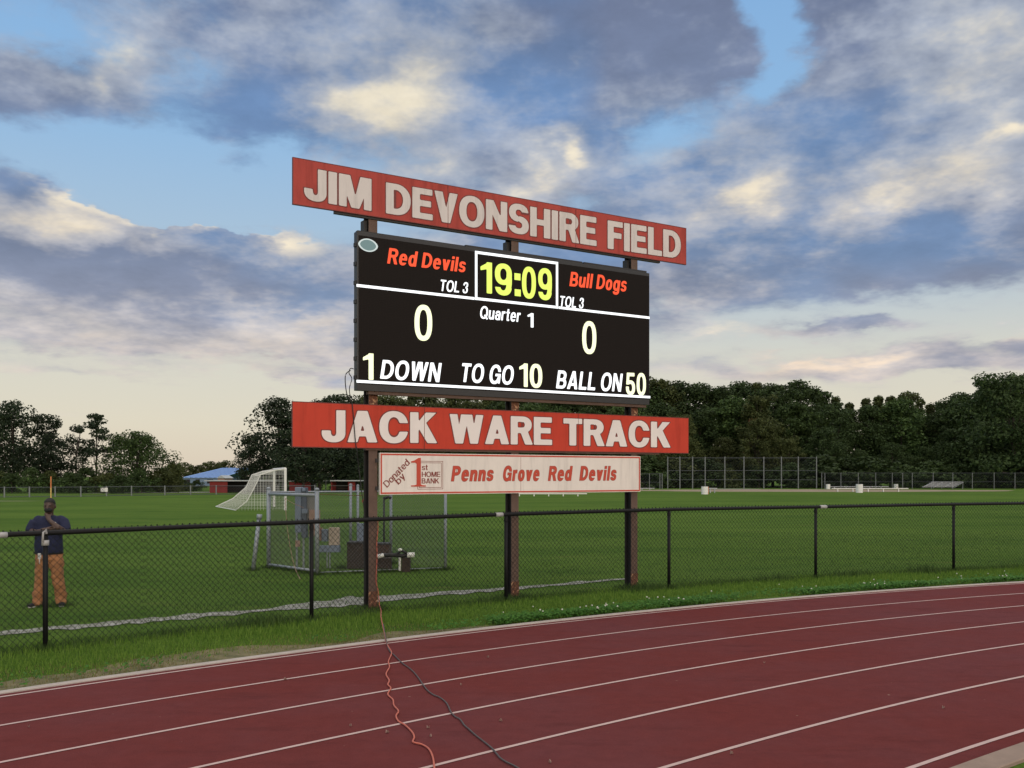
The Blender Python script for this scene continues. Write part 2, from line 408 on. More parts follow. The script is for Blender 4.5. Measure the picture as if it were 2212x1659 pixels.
def screen_material():
    m = bpy.data.materials.new('led_screen_face'); m.use_nodes = True
    t = m.node_tree; N = NB(t); p = t.nodes['Principled BSDF']
    co = t.nodes.new('ShaderNodeTexCoord').outputs['Object']
    # rows and columns of small dark LED pixels
    w = N.v('FRACTION', N.v('MULTIPLY', co, (40.0, 40.0, 40.0)))
    s = t.nodes.new('ShaderNodeSeparateXYZ'); t.links.new(w, s.inputs[0])
    dot = N.m('MULTIPLY', N.m('LESS_THAN', N.m('ABSOLUTE', N.m('SUBTRACT', s.outputs[0], 0.5)), 0.3),
              N.m('LESS_THAN', N.m('ABSOLUTE', N.m('SUBTRACT', s.outputs[2], 0.5)), 0.3))
    c = N.mix(dot, (0.009, 0.007, 0.006, 1), (0.014, 0.010, 0.009, 1))
    t.links.new(c, p.inputs['Base Color'])
    p.inputs['Roughness'].default_value = 0.7
    p.inputs['Specular IOR Level'].default_value = 0.15
    return m
M['screen'] = screen_material()

# ------------------------------------------------------------------ object helpers
def tag(o, label=None, cat=None, group=None, kind=None):
    if label: o['label'] = label
    if cat: o['category'] = cat
    if group: o['group'] = group
    if kind: o['kind'] = kind
    return o

def empty(name, loc=(0, 0, 0), rz=0.0, label=None, cat=None, group=None):
    o = bpy.data.objects.new(name, None); COL.objects.link(o)
    o.empty_display_size = 0.2
    o.location = loc; o.rotation_euler = (0, 0, rz)
    return tag(o, label, cat, group)

class MB:
    """collects primitives and links them as ONE mesh object"""
    def __init__(self):
        self.bm = bmesh.new()
    def quad(self, pts):
        return self.bm.faces.new([self.bm.verts.new(p) for p in pts])
    def box(self, x0, x1, y0, y1, z0, z1, mat=None):
        v = [Vector((x, y, z)) for x in (x0, x1) for y in (y0, y1) for z in (z0, z1)]
        if mat is not None: v = [mat @ p for p in v]
        b = [self.bm.verts.new(p) for p in v]
        for f in ((0, 1, 3, 2), (4, 6, 7, 5), (0, 4, 5, 1), (2, 3, 7, 6), (0, 2, 6, 4), (1, 5, 7, 3)):
            self.bm.faces.new([b[i] for i in f])
        return self
    def tube(self, pts, r, n=8, cap=True, closed=False):
        pts = [Vector(p) for p in pts]
        rs = r if isinstance(r, (list, tuple)) else [r] * len(pts)
        rings = []
        up = Vector((0, 0, 1))
        for i, p in enumerate(pts):
            if i == 0: d = pts[1] - p
            elif i == len(pts) - 1: d = p - pts[i - 1]
            else: d = (pts[i + 1] - pts[i - 1])
            d.normalize()
            ref = up if abs(d.z) < 0.95 else Vector((1, 0, 0))
            a = d.cross(ref).normalized(); b = d.cross(a).normalized()
            rings.append([self.bm.verts.new(p + (a * math.cos(2 * math.pi * k / n) + b * math.sin(2 * math.pi * k / n)) * rs[i]) for k in range(n)])
        for i in range(len(rings) - 1):
            for k in range(n):
                self.bm.faces.new([rings[i][k], rings[i][(k + 1) % n], rings[i + 1][(k + 1) % n], rings[i + 1][k]])
        if cap and n > 2:
            self.bm.faces.new(rings[0][::-1]); self.bm.faces.new(rings[-1])
        return self
    def sphere(self, c, r, sc=(1, 1, 1), u=12, v=8):
        m = Matrix.Translation(c) @ Matrix.Diagonal((r * sc[0], r * sc[1], r * sc[2], 1))
        bmesh.ops.create_uvsphere(self.bm, u_segments=u, v_segments=v, radius=1.0, matrix=m)
        return self
    def prism(self, outline, y0, y1, to=lambda a, b, y: (a, y, b)):
        """outline in (a, b), extruded from y0 (front) to y1"""
        f = [self.bm.verts.new(to(a, b, y0)) for a, b in outline]
        g = [self.bm.verts.new(to(a, b, y1)) for a, b in outline]
        self.bm.faces.new(f); self.bm.faces.new(g[::-1])
        n = len(f)
        for i in range(n):
            self.bm.faces.new([f[i], g[i], g[(i + 1) % n], f[(i + 1) % n]])
        return self
    def ring(self, outer, inner, y0, y1):
        """flat frame between two outlines with the same count, in (x, z)"""
        n = len(outer)
        V = [[self.bm.verts.new((a, y, b)) for a, b in o] for o in (outer, inner) for y in (y0, y1)]
        of, ob, jf, jb = V
        for i in range(n):
            j = (i + 1) % n
            for q in ((of[i], of[j], jf[j], jf[i]), (ob[i], jb[i], jb[j], ob[j]), (of[i], ob[i], ob[j], of[j]), (jf[i], jf[j], jb[j], jb[i])):
                self.bm.faces.new(q)
        return self
    def build(self, name, mat, parent=None, smooth=False, bevel=0.0, normals=True):
        if bevel:
            bmesh.ops.bevel(self.bm, geom=[e for e in self.bm.edges], offset=bevel, segments=2, affect='EDGES', profile=0.5)
        if normals:
            bmesh.ops.recalc_face_normals(self.bm, faces=self.bm.faces[:])
        me = bpy.data.meshes.new(name)
        self.bm.to_mesh(me); self.bm.free()
        mats = mat if isinstance(mat, (list, tuple)) else [mat]
        for x in mats: me.materials.append(x)
        if smooth:
            me.polygons.foreach_set('use_smooth', [True] * len(me.polygons))
        o = bpy.data.objects.new(name, me); COL.objects.link(o)
        if parent: o.parent = parent
        return o

def copy_tree(o, parent=None):
    c = o.copy(); COL.objects.link(c)
    if parent is not None: c.parent = parent
    for ch in list(o.children): copy_tree(ch, c)
    return c

def chain_link(mb, p0, p1, za, zb, pitch, r, n=3, gap=0.004):
    """woven diamonds of wire between two ground points; za/zb = (z0, z1) at each end"""
    p0, p1 = Vector((p0[0], p0[1], 0)), Vector((p1[0], p1[1], 0))
    L = (p1 - p0).length
    d = (p1 - p0) / L
    nr = Vector((-d.y, d.x, 0))
    h = ((za[1] - za[0]) + (zb[1] - zb[0])) / 2
    run = h * 0.95        # horizontal run of one wire over the full height
    def P(s, f, off):
        k = s / L
        z0 = za[0] + (zb[0] - za[0]) * k; z1 = za[1] + (zb[1] - za[1]) * k
        return p0 + d * s + nr * off + Vector((0, 0, z0 + (z1 - z0) * f))
    for sgn in (1, -1):
        k = -int(run / pitch) - 1
        while k * pitch < L + run:
            s0 = k * pitch; s1 = s0 + run
            a, b = max(s0, 0.0), min(s1, L)
            if b - a > 1e-3:
                fa, fb = (a - s0) / run, (b - s0) / run
                if sgn < 0: fa, fb = 1 - fa, 1 - fb
                mb.tube([P(a, fa, gap * sgn), P(b, fb, gap * sgn)], r, n, cap=False)
            k += 1

# ------------------------------------------------------------------ setting: ground, track, lines, kerbs
TC = Vector((25.932, -22.649, 0))     # centre of the track bend
R1, LANE = 44.158, 1.119
PH0, PH1 = R(60), R(178)

def arc_pt(r, a, z=0.0):
    return Vector((TC.x + r * math.cos(a), TC.y + r * math.sin(a), z))

def band(mb, r0, r1, z, n=260, a0=PH0, a1=PH1):
    prev = None
    for i in range(n + 1):
        a = a0 + (a1 - a0) * i / n
        cur = (mb.bm.verts.new(arc_pt(r0, a, z)), mb.bm.verts.new(arc_pt(r1, a, z)))
        if prev: mb.bm.faces.new([prev[0], prev[1], cur[1], cur[0]])
        prev = cur

def solid_band(mb, r0, r1, z0, z1, n=200):
    prev = None
    for i in range(n + 1):
        a = PH0 + (PH1 - PH0) * i / n
        cur = [mb.bm.verts.new(arc_pt(r, a, z)) for r, z in ((r0, z0), (r0, z1 - 0.006), (r0 + 0.01, z1), (r1 - 0.01, z1), (r1, z1 - 0.006), (r1, z0))]
        if prev:
            for k in range(5): mb.bm.faces.new([prev[k], prev[k + 1], cur[k + 1], cur[k]])
        prev = cur

g = MB(); S = 900
NX = 60
g.quad([(-S, -120, 0), (S, -120, 0), (S, 1400, 0), (-S, 1400, 0)])
tag(g.build('ground', M['turf']), kind='structure')

t = MB(); band(t, R1 - 6 * LANE - 0.20, R1 + 0.125, 0.004)
tag(t.build('running_track', M['track']), kind='structure')
ln = MB()
for k in range(7):
    r = R1 - k * LANE
    band(ln, r - 0.021, r + 0.021, 0.008)
tag(ln.build('track_lines', M['line']), kind='structure')
kb = MB(); solid_band(kb, R1 + 0.125, R1 + 0.225, -0.05, 0.022)
tag(kb.build('outer_kerb', M['concrete']), kind='structure')
kb = MB(); solid_band(kb, R1 - 6 * LANE - 0.42, R1 - 6 * LANE - 0.20, -0.05, 0.03)
tag(kb.build('inner_kerb', M['tan_kerb']), kind='structure')

dv = MB()
prev = None
for i in range(181):
    a = R(125.5) + (R(142) - R(125.5)) * i / 180
    w_ = (0.45 + 0.5 * mnoise.noise(Vector((a * 40, 2.2, 0.4)))) * min(1.0, i / 25) * (1.0 + i / 260)
    cur = (dv.bm.verts.new(arc_pt(R1 + 0.226, a, 0.005)), dv.bm.verts.new(arc_pt(R1 + 0.23 + max(0.02, w_), a, 0.005)))
    if prev: dv.bm.faces.new([prev[0], prev[1], cur[1], cur[0]])
    prev = cur
tag(dv.build('dry_verge', patchy_material('dry_verge_thatch', (0.085, 0.085, 0.032, 1), (0.185, 0.155, 0.075, 1), 4.0)), kind='structure')

# pale stone-dust path behind the fence, uneven edges
pp = MB()
path_pts = [(-260, 1392, 12), (-120, 1381, 12), (0, 1369.5, 12), (100, 1360, 11), (200, 1352, 10), (320, 1341, 12), (420, 1332, 12), (500, 1326, 9), (580, 1318, 7), (640, 1311, 15), (700, 1305, 24), (760, 1300, 26), (800, 1298, 22),
            (850, 1292, 12), (930, 1285, 10), (1020, 1278, 10), (1110, 1271, 9), (1200, 1264, 7), (1290, 1256, 6), (1360, 1250, 4)]
prev = None
for i in range(len(path_pts) - 1):
    for s in range(8):
        f = s / 8
        x, y, w = (path_pts[i][k] * (1 - f) + path_pts[i + 1][k] * f for k in range(3))
        j1 = mnoise.noise(Vector((x * 0.03, 3.3, 0))) * 0.35; j2 = mnoise.noise(Vector((x * 0.035, 9.3, 0))) * 0.35
        a = ground_at(x, y - w * (0.38 + j1)); b = ground_at(x, y + w * (0.38 + j2))
        cur = (pp.bm.verts.new((a[0], a[1], 0.010)), pp.bm.verts.new((b[0], b[1], 0.010)))
        if prev: pp.bm.faces.new([prev[0], prev[1], cur[1], cur[0]])
        prev = cur
tag(pp.build('gravel_path', M['path']), kind='structure')

def blotch(name, cx, cy, rx, ry, z, mat, wob=0.25, n=70, seed=0.0):
    b = MB(); vs = []
    for i in range(n):
        a = 2 * math.pi * i / n
        k = 1 + wob * mnoise.noise(Vector((math.cos(a) * 1.6 + seed, math.sin(a) * 1.6, seed)))
        vs.append(b.bm.verts.new((cx + rx * k * math.cos(a), cy + ry * k * math.sin(a), z)))
    b.bm.faces.new(vs)
    return tag(b.build(name, mat), kind='structure')
blotch('infield_dirt', 41.0, 133.0, 27.0, 11.0, 0.006, M['dirt'], 0.2, seed=2.0)
blotch('pitching_mound', 34.0, 146.0, 4.2, 3.2, 0.02, M['path'], 0.15, seed=5.0)
wt = MB()
a = ground_at(172, 1066.0); b = ground_at(640, 1062.6)
wt.quad([(a[0] - 0, a[1], 0.012), (b[0] + 14, b[1] + 3, 0.012), (b[0] + 14, b[1] + 11, 0.012), (a[0], a[1] + 6, 0.012)])
tag(wt.build('outfield_path', M['path']), kind='structure')
blotch('worn_turf', -52.0, 78.0, 12.0, 2.2, 0.008, patchy_material('worn_turf_patch', (0.075, 0.115, 0.028, 1), (0.16, 0.16, 0.06, 1), 0.5), 0.4, seed=8.0)

# ------------------------------------------------------------------ grass blades
RF = 46.45            # fence radius
def grass(name, n, place, hmin, hmax, w, mat, lean=0.45):
    verts, faces = [], []
    for i in range(n):
        q = place()
        if q is None: continue
        x, y, s = q
        h = rnd.uniform(hmin, hmax) * s
        a = rnd.uniform(0, 2 * math.pi); l = rnd.uniform(0, lean) * h; ww = w * s * rnd.uniform(.6, 1.3)
        dx, dy = math.cos(a) * ww, math.sin(a) * ww
        b = rnd.uniform(0, 2 * math.pi)
        k = len(verts)
        verts += [(x - dx, y - dy, 0.0), (x + dx, y + dy, 0.0), (x + math.cos(b) * l, y + math.sin(b) * l, h)]
        faces.append((k, k + 1, k + 2))
    me = bpy.data.meshes.new(name); me.from_pydata(verts, [], faces); me.materials.append(mat)
    o = bpy.data.objects.new(name, me); COL.objects.link(o)
    return tag(o, kind='stuff', cat='grass')

VA0, VA1 = R(103), R(142)
def verge_place(dry):
    def f():
        a = rnd.uniform(VA0, VA1); r = rnd.uniform(R1 + 0.26, RF + 0.5)
        v = mnoise.noise(Vector((a * 30, r * 0.9, 4.0)))
        edge = (r - R1 - 0.26)
        if dry:
            k = max(0.0, 1.0 - edge / 1.25) * (1.0 if a > R(127) else 0.12)
            if rnd.random() > k * (0.6 + v): return None
            s = 0.95
        else:
            k = (0.45 if a < R(127) else 0.08) + min(1, edge / 1.0) ** 1.4 * (0.55 if a < R(127) else 0.92)
            if rnd.random() > k: return None
            s = 0.65 + 0.6 * min(1, edge / 1.2) + 0.4 * v
        p = arc_pt(r, a); return (p.x, p.y, max(0.3, s))
    return f
o = grass('verge_grass', 95000, verge_place(False), 0.02, 0.062, 0.006, M['blade'])
o['label'] = 'bright green grass verge between the kerb and the black fence'
o = grass('dry_grass', 90000, verge_place(True), 0.015, 0.045, 0.006, M['blade_dry'])
o['label'] = 'straw coloured dry grass along the kerb at the left'
def fence_tufts():
    a = rnd.uniform(VA0, VA1); v = mnoise.noise(Vector((a * 45, 1.0, 2.0)))
    if rnd.random() > 0.35 + v * 1.2: return None
    p = arc_pt(RF + rnd.gauss(0.06, 0.14), a); return (p.x, p.y, 1.0 + max(0, v))
o = grass('fence_weeds', 26000, fence_tufts, 0.06, 0.15, 0.006, M['blade_field'])
o['label'] = 'dark uncut grass growing along the foot of the black fence'
def field_place():
    y = 9.5 + 26 * rnd.random() ** 2.2
    x = rnd.uniform(-0.56, 0.56) * y
    r = math.hypot(x - TC.x, y - TC.y)
    if r < RF + 0.1: return None
    if x < 3.2 and RF + 0.45 < r < RF + 1.15 and rnd.random() < 0.85: return None
    return (x, y, 0.7 + 0.5 * mnoise.noise(Vector((x * 0.5, y * 1.2, 0))) + 0.02 * y)
o = grass('field_grass', 110000, field_place, 0.015, 0.042, 0.007, M['blade_field'])
o['label'] = 'mown green field grass behind the black fence'
def infield_place():
    a = rnd.uniform(R(95), R(125)); r = R1 - 6 * LANE - 0.43 - rnd.random() * 1.2
    p = arc_pt(r, a); return (p.x, p.y, 1.0) if p.y > 4 else None
o = grass('infield_grass', 14000, infield_place, 0.03, 0.07, 0.006, M['blade'])
o['label'] = 'green grass corner inside the track at the bottom right'

def clover(name, n, mat, flowers):
    verts, faces = [], []
    for i in range(n):
        a = rnd.uniform(R(104), R(134)); r = R1 + 0.27 + abs(rnd.gauss(0, 0.22 if not flowers else 0.3))
        v = mnoise.noise(Vector((a * 38, r * 2.0, 7.7)))
        dens = (0.9 if a < R(126) else 0.06) * (0.45 + 1.4 * v)
        if rnd.random() > dens: continue
        p = arc_pt(r, a)
        if not flowers:
            for q in range(3):
                c = Vector((p.x + rnd.uniform(-.03, .03), p.y + rnd.uniform(-.03, .03), rnd.uniform(0.03, 0.11)))
                nrm = Vector((rnd.uniform(-.7, .7), rnd.uniform(-.9, .3), 1)).normalized()
                e1 = nrm.orthogonal().normalized(); e2 = nrm.cross(e1); s = rnd.uniform(.012, .024)
                k = len(verts)
                verts += [tuple(c + e1 * s), tuple(c + e2 * s), tuple(c - e1 * s), tuple(c - e2 * s)]
                faces.append((k, k + 1, k + 2, k + 3))
        else:
            c = Vector((p.x, p.y, rnd.uniform(0.10, 0.16))); s = rnd.uniform(0.010, 0.016); k = len(verts)
            verts += [tuple(c + Vector(d) * s) for d in ((1, 0, 0), (-1, 0, 0), (0, 1, 0), (0, -1, 0), (0, 0, 1), (0, 0, -1))]
            faces += [tuple(k + j for j in f) for f in ((0, 2, 4), (2, 1, 4), (1, 3, 4), (3, 0, 4), (2, 0, 5), (1, 2, 5), (3, 1, 5), (0, 3, 5))]
    me = bpy.data.meshes.new(name); me.from_pydata(verts, [], faces); me.materials.append(mat)
    o = bpy.data.objects.new(name, me); COL.objects.link(o)
    return o
tag(clover('clover_patch', 16000, M['clover'], False), 'leafy clover growing along the kerb on the right', 'clover', kind='stuff')
tag(clover('clover_flowers', 230, M['flower'], True), 'tiny white clover flowers beside the kerb', 'flowers', kind='stuff')

# bits of dry leaf on the track
M['dry_leaf'] = material('pale_dry_leaf', (0.27, 0.18, 0.15, 1), 0.9, var=.3, vscale=30)
for i, (px, py) in enumerate(((1054, 1422), (996, 1482), (925, 1575), (930, 1594), (837, 1585), (757, 1571), (1081, 1560), (1188, 1650), (2038, 1532), (1580, 1631), (1651, 1434), (62, 1573), (617, 1470))):
    gx_, gy_ = ground_at(px, py)
    m = MB(); s = .007 + .007 * rnd.random()
    vs = [m.bm.verts.new((math.cos(t) * s * (1.5 if k % 2 else 1), math.sin(t) * s, .004 + .012 * (k % 3))) for k, t in enumerate([2 * math.pi * j / 7 for j in range(7)])]
    c_ = m.bm.verts.new((0, 0, .004))
    for j in range(7): m.bm.faces.new([c_, vs[j], vs[(j + 1) % 7]])
    o = m.build('dry_leaf', M['dry_leaf']); o.location = (gx_, gy_, .006); o.rotation_euler = (0, 0, rnd.uniform(0, 6))
    tag(o, 'tiny pale scrap of dry leaf lying on the red track', 'leaf', 'scraps of dry leaf on the track')

# ------------------------------------------------------------------ black chain link fence round the track
FX = [-1150, -420, 98, 673, 1093, 1445, 1762, 2060, 2345, 2640, 2960]
FTOP = [1.39, 1.39, 1.398, 1.418, 1.443, 1.457, 1.447, 1.458, 1.46, 1.46, 1.46]
def fence_pt(px, r=RF):
    u = (px - PW / 2) / FP
    # ray (u, 1)*Y meets the circle
    a = u * u + 1; b = -2 * (u * TC.x + TC.y); c = TC.x ** 2 + TC.y ** 2 - r * r
    Y = (-b + math.sqrt(b * b - 4 * a * c)) / (2 * a)
    return Vector((u * Y, Y, 0))
FPTS = [fence_pt(x) for x in FX]
fr = empty('chain_link_fence', FPTS[3], 0, 'low black chain link fence curving between the track and the field', 'fence')
inv = Matrix.Translation(-FPTS[3])
def ang(p): return math.atan2(p.y - TC.y, p.x - TC.x)
for i, (p, h) in enumerate(zip(FPTS, FTOP)):
    q = p - FPTS[3]
    b = MB(); b.tube([q + Vector((0, 0, -0.1)), q + Vector((0, 0, h - 0.03))], 0.030, 12)
    b.sphere(q + Vector((0, 0, h - 0.03)), 0.031, (1, 1, 0.6))
    po = b.build('post', M['fence_black'], fr, smooth=True)
    k = MB(); k.tube([q + Vector((0, 0, h - 0.10)), q + Vector((0, 0, h - 0.05))], 0.035, 12); k.build('tension_band', M['fence_black'], po)
rail = []
for i in range(len(FPTS) - 1):
    a0, a1 = ang(FPTS[i]), ang(FPTS[i + 1])
    for s in range(6):
        f = s / 6
        rail.append(arc_pt(RF, a0 + (a1 - a0) * f, FTOP[i] + (FTOP[i + 1] - FTOP[i]) * f + 0.012) - FPTS[3])
rail.append(FPTS[-1] - FPTS[3] + Vector((0, 0, FTOP[-1] + 0.012)))
MB().tube(rail, 0.032, 10).build('top_rail', M['fence_black'], fr, smooth=True)
mesh = MB()
for i in range(len(FPTS) - 1):
    a0, a1 = ang(FPTS[i]), ang(FPTS[i + 1])
    for s in range(3):
        f0, f1 = s / 3, (s + 1) / 3
        z0 = FTOP[i] + (FTOP[i + 1] - FTOP[i]) * f0; z1 = FTOP[i] + (FTOP[i + 1] - FTOP[i]) * f1
        chain_link(mesh, arc_pt(RF + 0.034, a0 + (a1 - a0) * f0) - FPTS[3], arc_pt(RF + 0.034, a0 + (a1 - a0) * f1) - FPTS[3],
                   (0.03, z0 + 0.055), (0.03, z1 + 0.055), 0.082, 0.0031, 3, 0.003)
kn = mesh          # twisted wire ends standing over the rail
for i in range(len(FPTS) - 1):
    a0, a1 = ang(FPTS[i]), ang(FPTS[i + 1]); n = int((FPTS[i + 1] - FPTS[i]).length / 0.082)
    for s in range(n):
        f = (s + .5) / n
        p = arc_pt(RF + 0.02, a0 + (a1 - a0) * f, FTOP[i] + (FTOP[i + 1] - FTOP[i]) * f + 0.036) - FPTS[3]
        kn.tube([p, p + Vector((rnd.uniform(-.012, .012), 0, 0.026))], 0.007, 4)
kn.build('wire_mesh', M['fence_black'], fr, normals=False)
def rail_band(px, z, length):
    p = fence_pt(px); a = ang(p); d = length / RF / 2
    k = MB(); k.tube([arc_pt(RF, a - d, z + 0.012) - FPTS[3], arc_pt(RF, a, z + 0.012) - FPTS[3], arc_pt(RF, a + d, z + 0.012) - FPTS[3]], 0.0355, 12)
    return k.build('tape_wrap', M['tape'], fr, smooth=True)
rail_band(2, 1.393, 0.13); rail_band(1778, 1.448, 0.17); rail_band(1078, 1.442, 0.14)
q = FPTS[2] - FPTS[3]
k = MB(); k.tube([q + Vector((0, 0, 1.26)), q + Vector((0, 0, 1.325))], 0.043, 12)
k.tube([q + Vector((-.01, -.05, 1.30)), q + Vector((.0, -.052, 1.42)), q + Vector((.02, -.03, 1.455)), q + Vector((.035, -.04, 1.40))], 0.014, 8)
k.build('tape_wrap', M['tape'], fr, smooth=True)

# ------------------------------------------------------------------ block lettering drawn from simple shapes
import numpy as np
def g_box(x0, y0, x1, y1):
    return lambda X, Y: np.maximum(np.maximum(x0 - X, X - x1), np.maximum(y0 - Y, Y - y1))
def g_conv(*pts):
    a = sum(pts[i][0] * pts[(i + 1) % len(pts)][1] - pts[(i + 1) % len(pts)][0] * pts[i][1] for i in range(len(pts)))
    if a < 0: pts = pts[::-1]
    def f(X, Y):
        r = None
        for (ax, ay), (bx, by) in zip(pts, pts[1:] + pts[:1]):
            L = math.hypot(bx - ax, by - ay)
            d = ((by - ay) * (X - ax) - (bx - ax) * (Y - ay)) / L
            r = d if r is None else np.maximum(r, d)
        return r
    return f
def g_ell(cx, cy, rx, ry, p=2.3):
    return lambda X, Y: (((np.abs(X - cx) / rx) ** p + (np.abs(Y - cy) / ry) ** p) ** (1 / p) - 1) * min(rx, ry)
def g_uni(*fs):
    return lambda X, Y: np.minimum.reduce([f(X, Y) for f in fs])
def g_sub(a, *bs):
    return lambda X, Y: np.maximum.reduce([a(X, Y)] + [-b(X, Y) for b in bs])
def g_and(a, *bs):
    return lambda X, Y: np.maximum.reduce([a(X, Y)] + [b(X, Y) for b in bs])
BIG = 9.0
def g_ring(cx, cy, rx, ry, S, T, p=2.3):
    return g_sub(g_ell(cx, cy, rx, ry, p), g_ell(cx, cy, rx - S, ry - T, p))
def g_bowl(x0, y0, x1, y1, S, T):
    """closed bowl on a stem at x0 (D shape)"""
    cy = (y0 + y1) / 2; ry = (y1 - y0) / 2; w = x1 - x0; k = max(x0 + w - min(w * .62, ry * 1.05), x0 + .05); rx = x1 - k
    return g_sub(g_uni(g_box(x0, y0, k, y1), g_and(g_ell(k, cy, rx, ry, 2.2), g_box(k - .02, y0, BIG, y1))),
                 g_box(x0 + S * .3, y0 + T, k, y1 - T), g_and(g_ell(k, cy, rx - S, ry - T, 2.2), g_box(k - .001, y0, BIG, y1)))
def g_es(W, H, S, T):
    hu = H * .5 + T * .5; ru = hu / 2; cu = H - ru; cl = ru; rx = W / 2
    up = g_sub(g_ring(rx, cu, rx * .96, ru, S, T), g_box(rx, -BIG, BIG, cu - .001), g_box(rx, cu - .01, BIG, cu + H * .035))
    lo = g_sub(g_ring(rx, cl, rx, ru, S, T), g_box(-BIG, cl + .001, rx, BIG), g_box(-BIG, cl - H * .035, rx, cl + .01))
    return g_uni(up, lo)
def g_vee(W, H, S):
    return g_uni(g_conv((0, H), (S * 1.12, H), (W / 2 + S * .42, 0), (W / 2 - S * .56, 0)), g_conv((W, H), (W - S * 1.12, H), (W / 2 - S * .42, 0), (W / 2 + S * .56, 0)))
def glyph(c, S):
    T = S * .86; x = .73
    if c == 'I' or c == 'l': return S, g_box(0, 0, S, 1)
    if c == 'J':
        W = .58; return W, g_uni(g_box(W - S, .28, W, 1), g_and(g_ring(W / 2, .30, W / 2, .31, S, T), g_box(-1, -1, BIG, .30)), g_box(0, .29, S * .98, .36))
    if c == 'M':
        W = .60 + S * 1.25; return W, g_uni(g_box(0, 0, S * .92, 1), g_box(W - S * .92, 0, W, 1), g_conv((0, 1), (S * 1.35, 1), (W / 2 + S * .36, 0), (W / 2 - S * .48, 0)), g_conv((W, 1), (W - S * 1.35, 1), (W / 2 - S * .36, 0), (W / 2 + S * .48, 0)))
    if c == 'D': return .72, g_uni(g_box(0, 0, S, 1), g_bowl(0, 0, .72, 1, S, T))
    if c == 'E': return .61, g_uni(g_box(0, 0, S, 1), g_box(0, 0, .61, T), g_box(0, 1 - T, .60, 1), g_box(0, .515 - T / 2, .56, .515 + T / 2))
    if c == 'F': return .57, g_uni(g_box(0, 0, S, 1), g_box(0, 1 - T, .57, 1), g_box(0, .50 - T / 2, .52, .50 + T / 2))
    if c == 'L': return .56, g_uni(g_box(0, 0, S, 1), g_box(0, 0, .56, T))
    if c == 'T': return .62, g_uni(g_box(.31 - S / 2, 0, .31 + S / 2, 1), g_box(0, 1 - T, .62, 1))
    if c == 'H': return .70, g_uni(g_box(0, 0, S, 1), g_box(.70 - S, 0, .70, 1), g_box(0, .51 - T / 2, .70, .51 + T / 2))
    if c == 'N': return .70, g_uni(g_box(0, 0, S * .95, 1), g_box(.70 - S * .95, 0, .70, 1), g_conv((0, 1), (S * 1.1, 1), (.70, 0), (.70 - S * 1.1, 0)))
    if c == 'V': return .72, g_vee(.72, 1, S)
    if c == 'W':
        W = 1.02; h = W / 2 + S * .27
        a = g_vee(h, 1, S * .92); b = g_vee(h, 1, S * .92); o = W - h
        return W, g_uni(a, lambda X, Y: b(X - o, Y))
    if c == 'A':
        W = .76; v = g_vee(W, 1, S); return W, g_uni(lambda X, Y: v(X, 1 - Y), g_and(g_box(.15, .19, W - .15, .19 + T * .9), lambda X, Y: np.abs(X - W / 2) - (1 - Y) * .44))
    if c in 'OQ':
        W = .80; o = g_ring(W / 2, .5, W / 2, .52, S, T * 1.02, 2.25)
        return (W, o) if c == 'O' else (W, g_uni(o, g_conv((.42, .26), (.52, .36), (.86, .02), (.76, -.08))))
    if c in 'CG':
        W = .76; o = g_sub(g_ring(W / 2, .5, W / 2, .52, S, T * 1.02, 2.25), g_box(W * .55, .36, BIG, .64))
        if c == 'G': o = g_uni(o, g_box(W * .52, .40, W, .40 + T * .85), g_box(W - S * .7, .02, W, .50))
        return W, o
    if c == 'S': return .68, g_es(.68, 1.02, S, T)
    if c == 'P': return .65, g_uni(g_box(0, 0, S, 1), g_bowl(0, .38, .65, 1, S, T))
    if c == 'R': return .70, g_uni(g_box(0, 0, S, 1), g_bowl(0, .41, .68, 1, S, T), g_conv((.30, .48), (.30 + S * 1.1, .48), (.72, 0), (.72 - S * 1.12, 0)))
    if c == 'B': return .68, g_uni(g_box(0, 0, S, 1), g_bowl(0, 0, .69, .57, S, T), g_bowl(0, .57 - T, .64, 1, S, T))
    if c == 'K': return .73, g_uni(g_box(0, 0, S, 1), g_conv((S * .6, .30), (S * .6, .56), (.71 - S * 1.25, 1), (.71, 1)), g_conv((.19, .56), (.19 + S * 1.0, .70), (.74, 0), (.74 - S * 1.2, 0)))
    # lower case
    W = .56
    n_ = lambda W: g_uni(g_box(0, 0, S, x), g_box(W - S, 0, W, x - .26), g_and(g_ring(W / 2 + S * .1, x - .27, W / 2 - S * .1, .285, S, T), g_box(-1, x - .28, BIG, BIG)))
    if c == 'n': return W, n_(W)
    if c == 'u':
        f = n_(W); return W, lambda X, Y: f(W - X, x - Y)
    if c == 'o': return .58, g_ring(.29, x / 2, .29, x / 2 + .015, S, T)
    if c == 'e': return .57, g_uni(g_sub(g_ring(.285, x / 2, .285, x / 2 + .015, S, T), g_box(.285, x * .24, BIG, x * .43)), g_box(S * .6, x * .43, .565, x * .43 + T * .75))
    if c == 'c': return .54, g_sub(g_ring(.285, x / 2, .285, x / 2 + .015, S, T), g_box(.3, x * .34, BIG, x * .66))
    if c == 'r': return .38, g_uni(g_box(0, 0, S, x), g_and(g_ring(.30, x - .27, .29, .285, S, T * 1.1), g_box(-1, x - .22, .37, BIG)))
    if c == 's': return .52, g_es(.52, x + .01, S * .95, T * .86)
    if c == 'v': return .58, g_vee(.58, x, S)
    if c == 'y': return .58, g_uni(g_vee(.58, x, S), g_conv((.29 - S * .5, .08), (.29 + S * .5, .08), (.29 - S * .3, -.25), (.12, -.25)))
    if c == 'd': return .60, g_uni(g_box(.60 - S, 0, .60, 1), g_ring(.29, x / 2, .29, x / 2 + .015, S, T))
    if c == 'b': return .60, g_uni(g_box(0, 0, S, 1), g_ring(.31, x / 2, .29, x / 2 + .015, S, T))
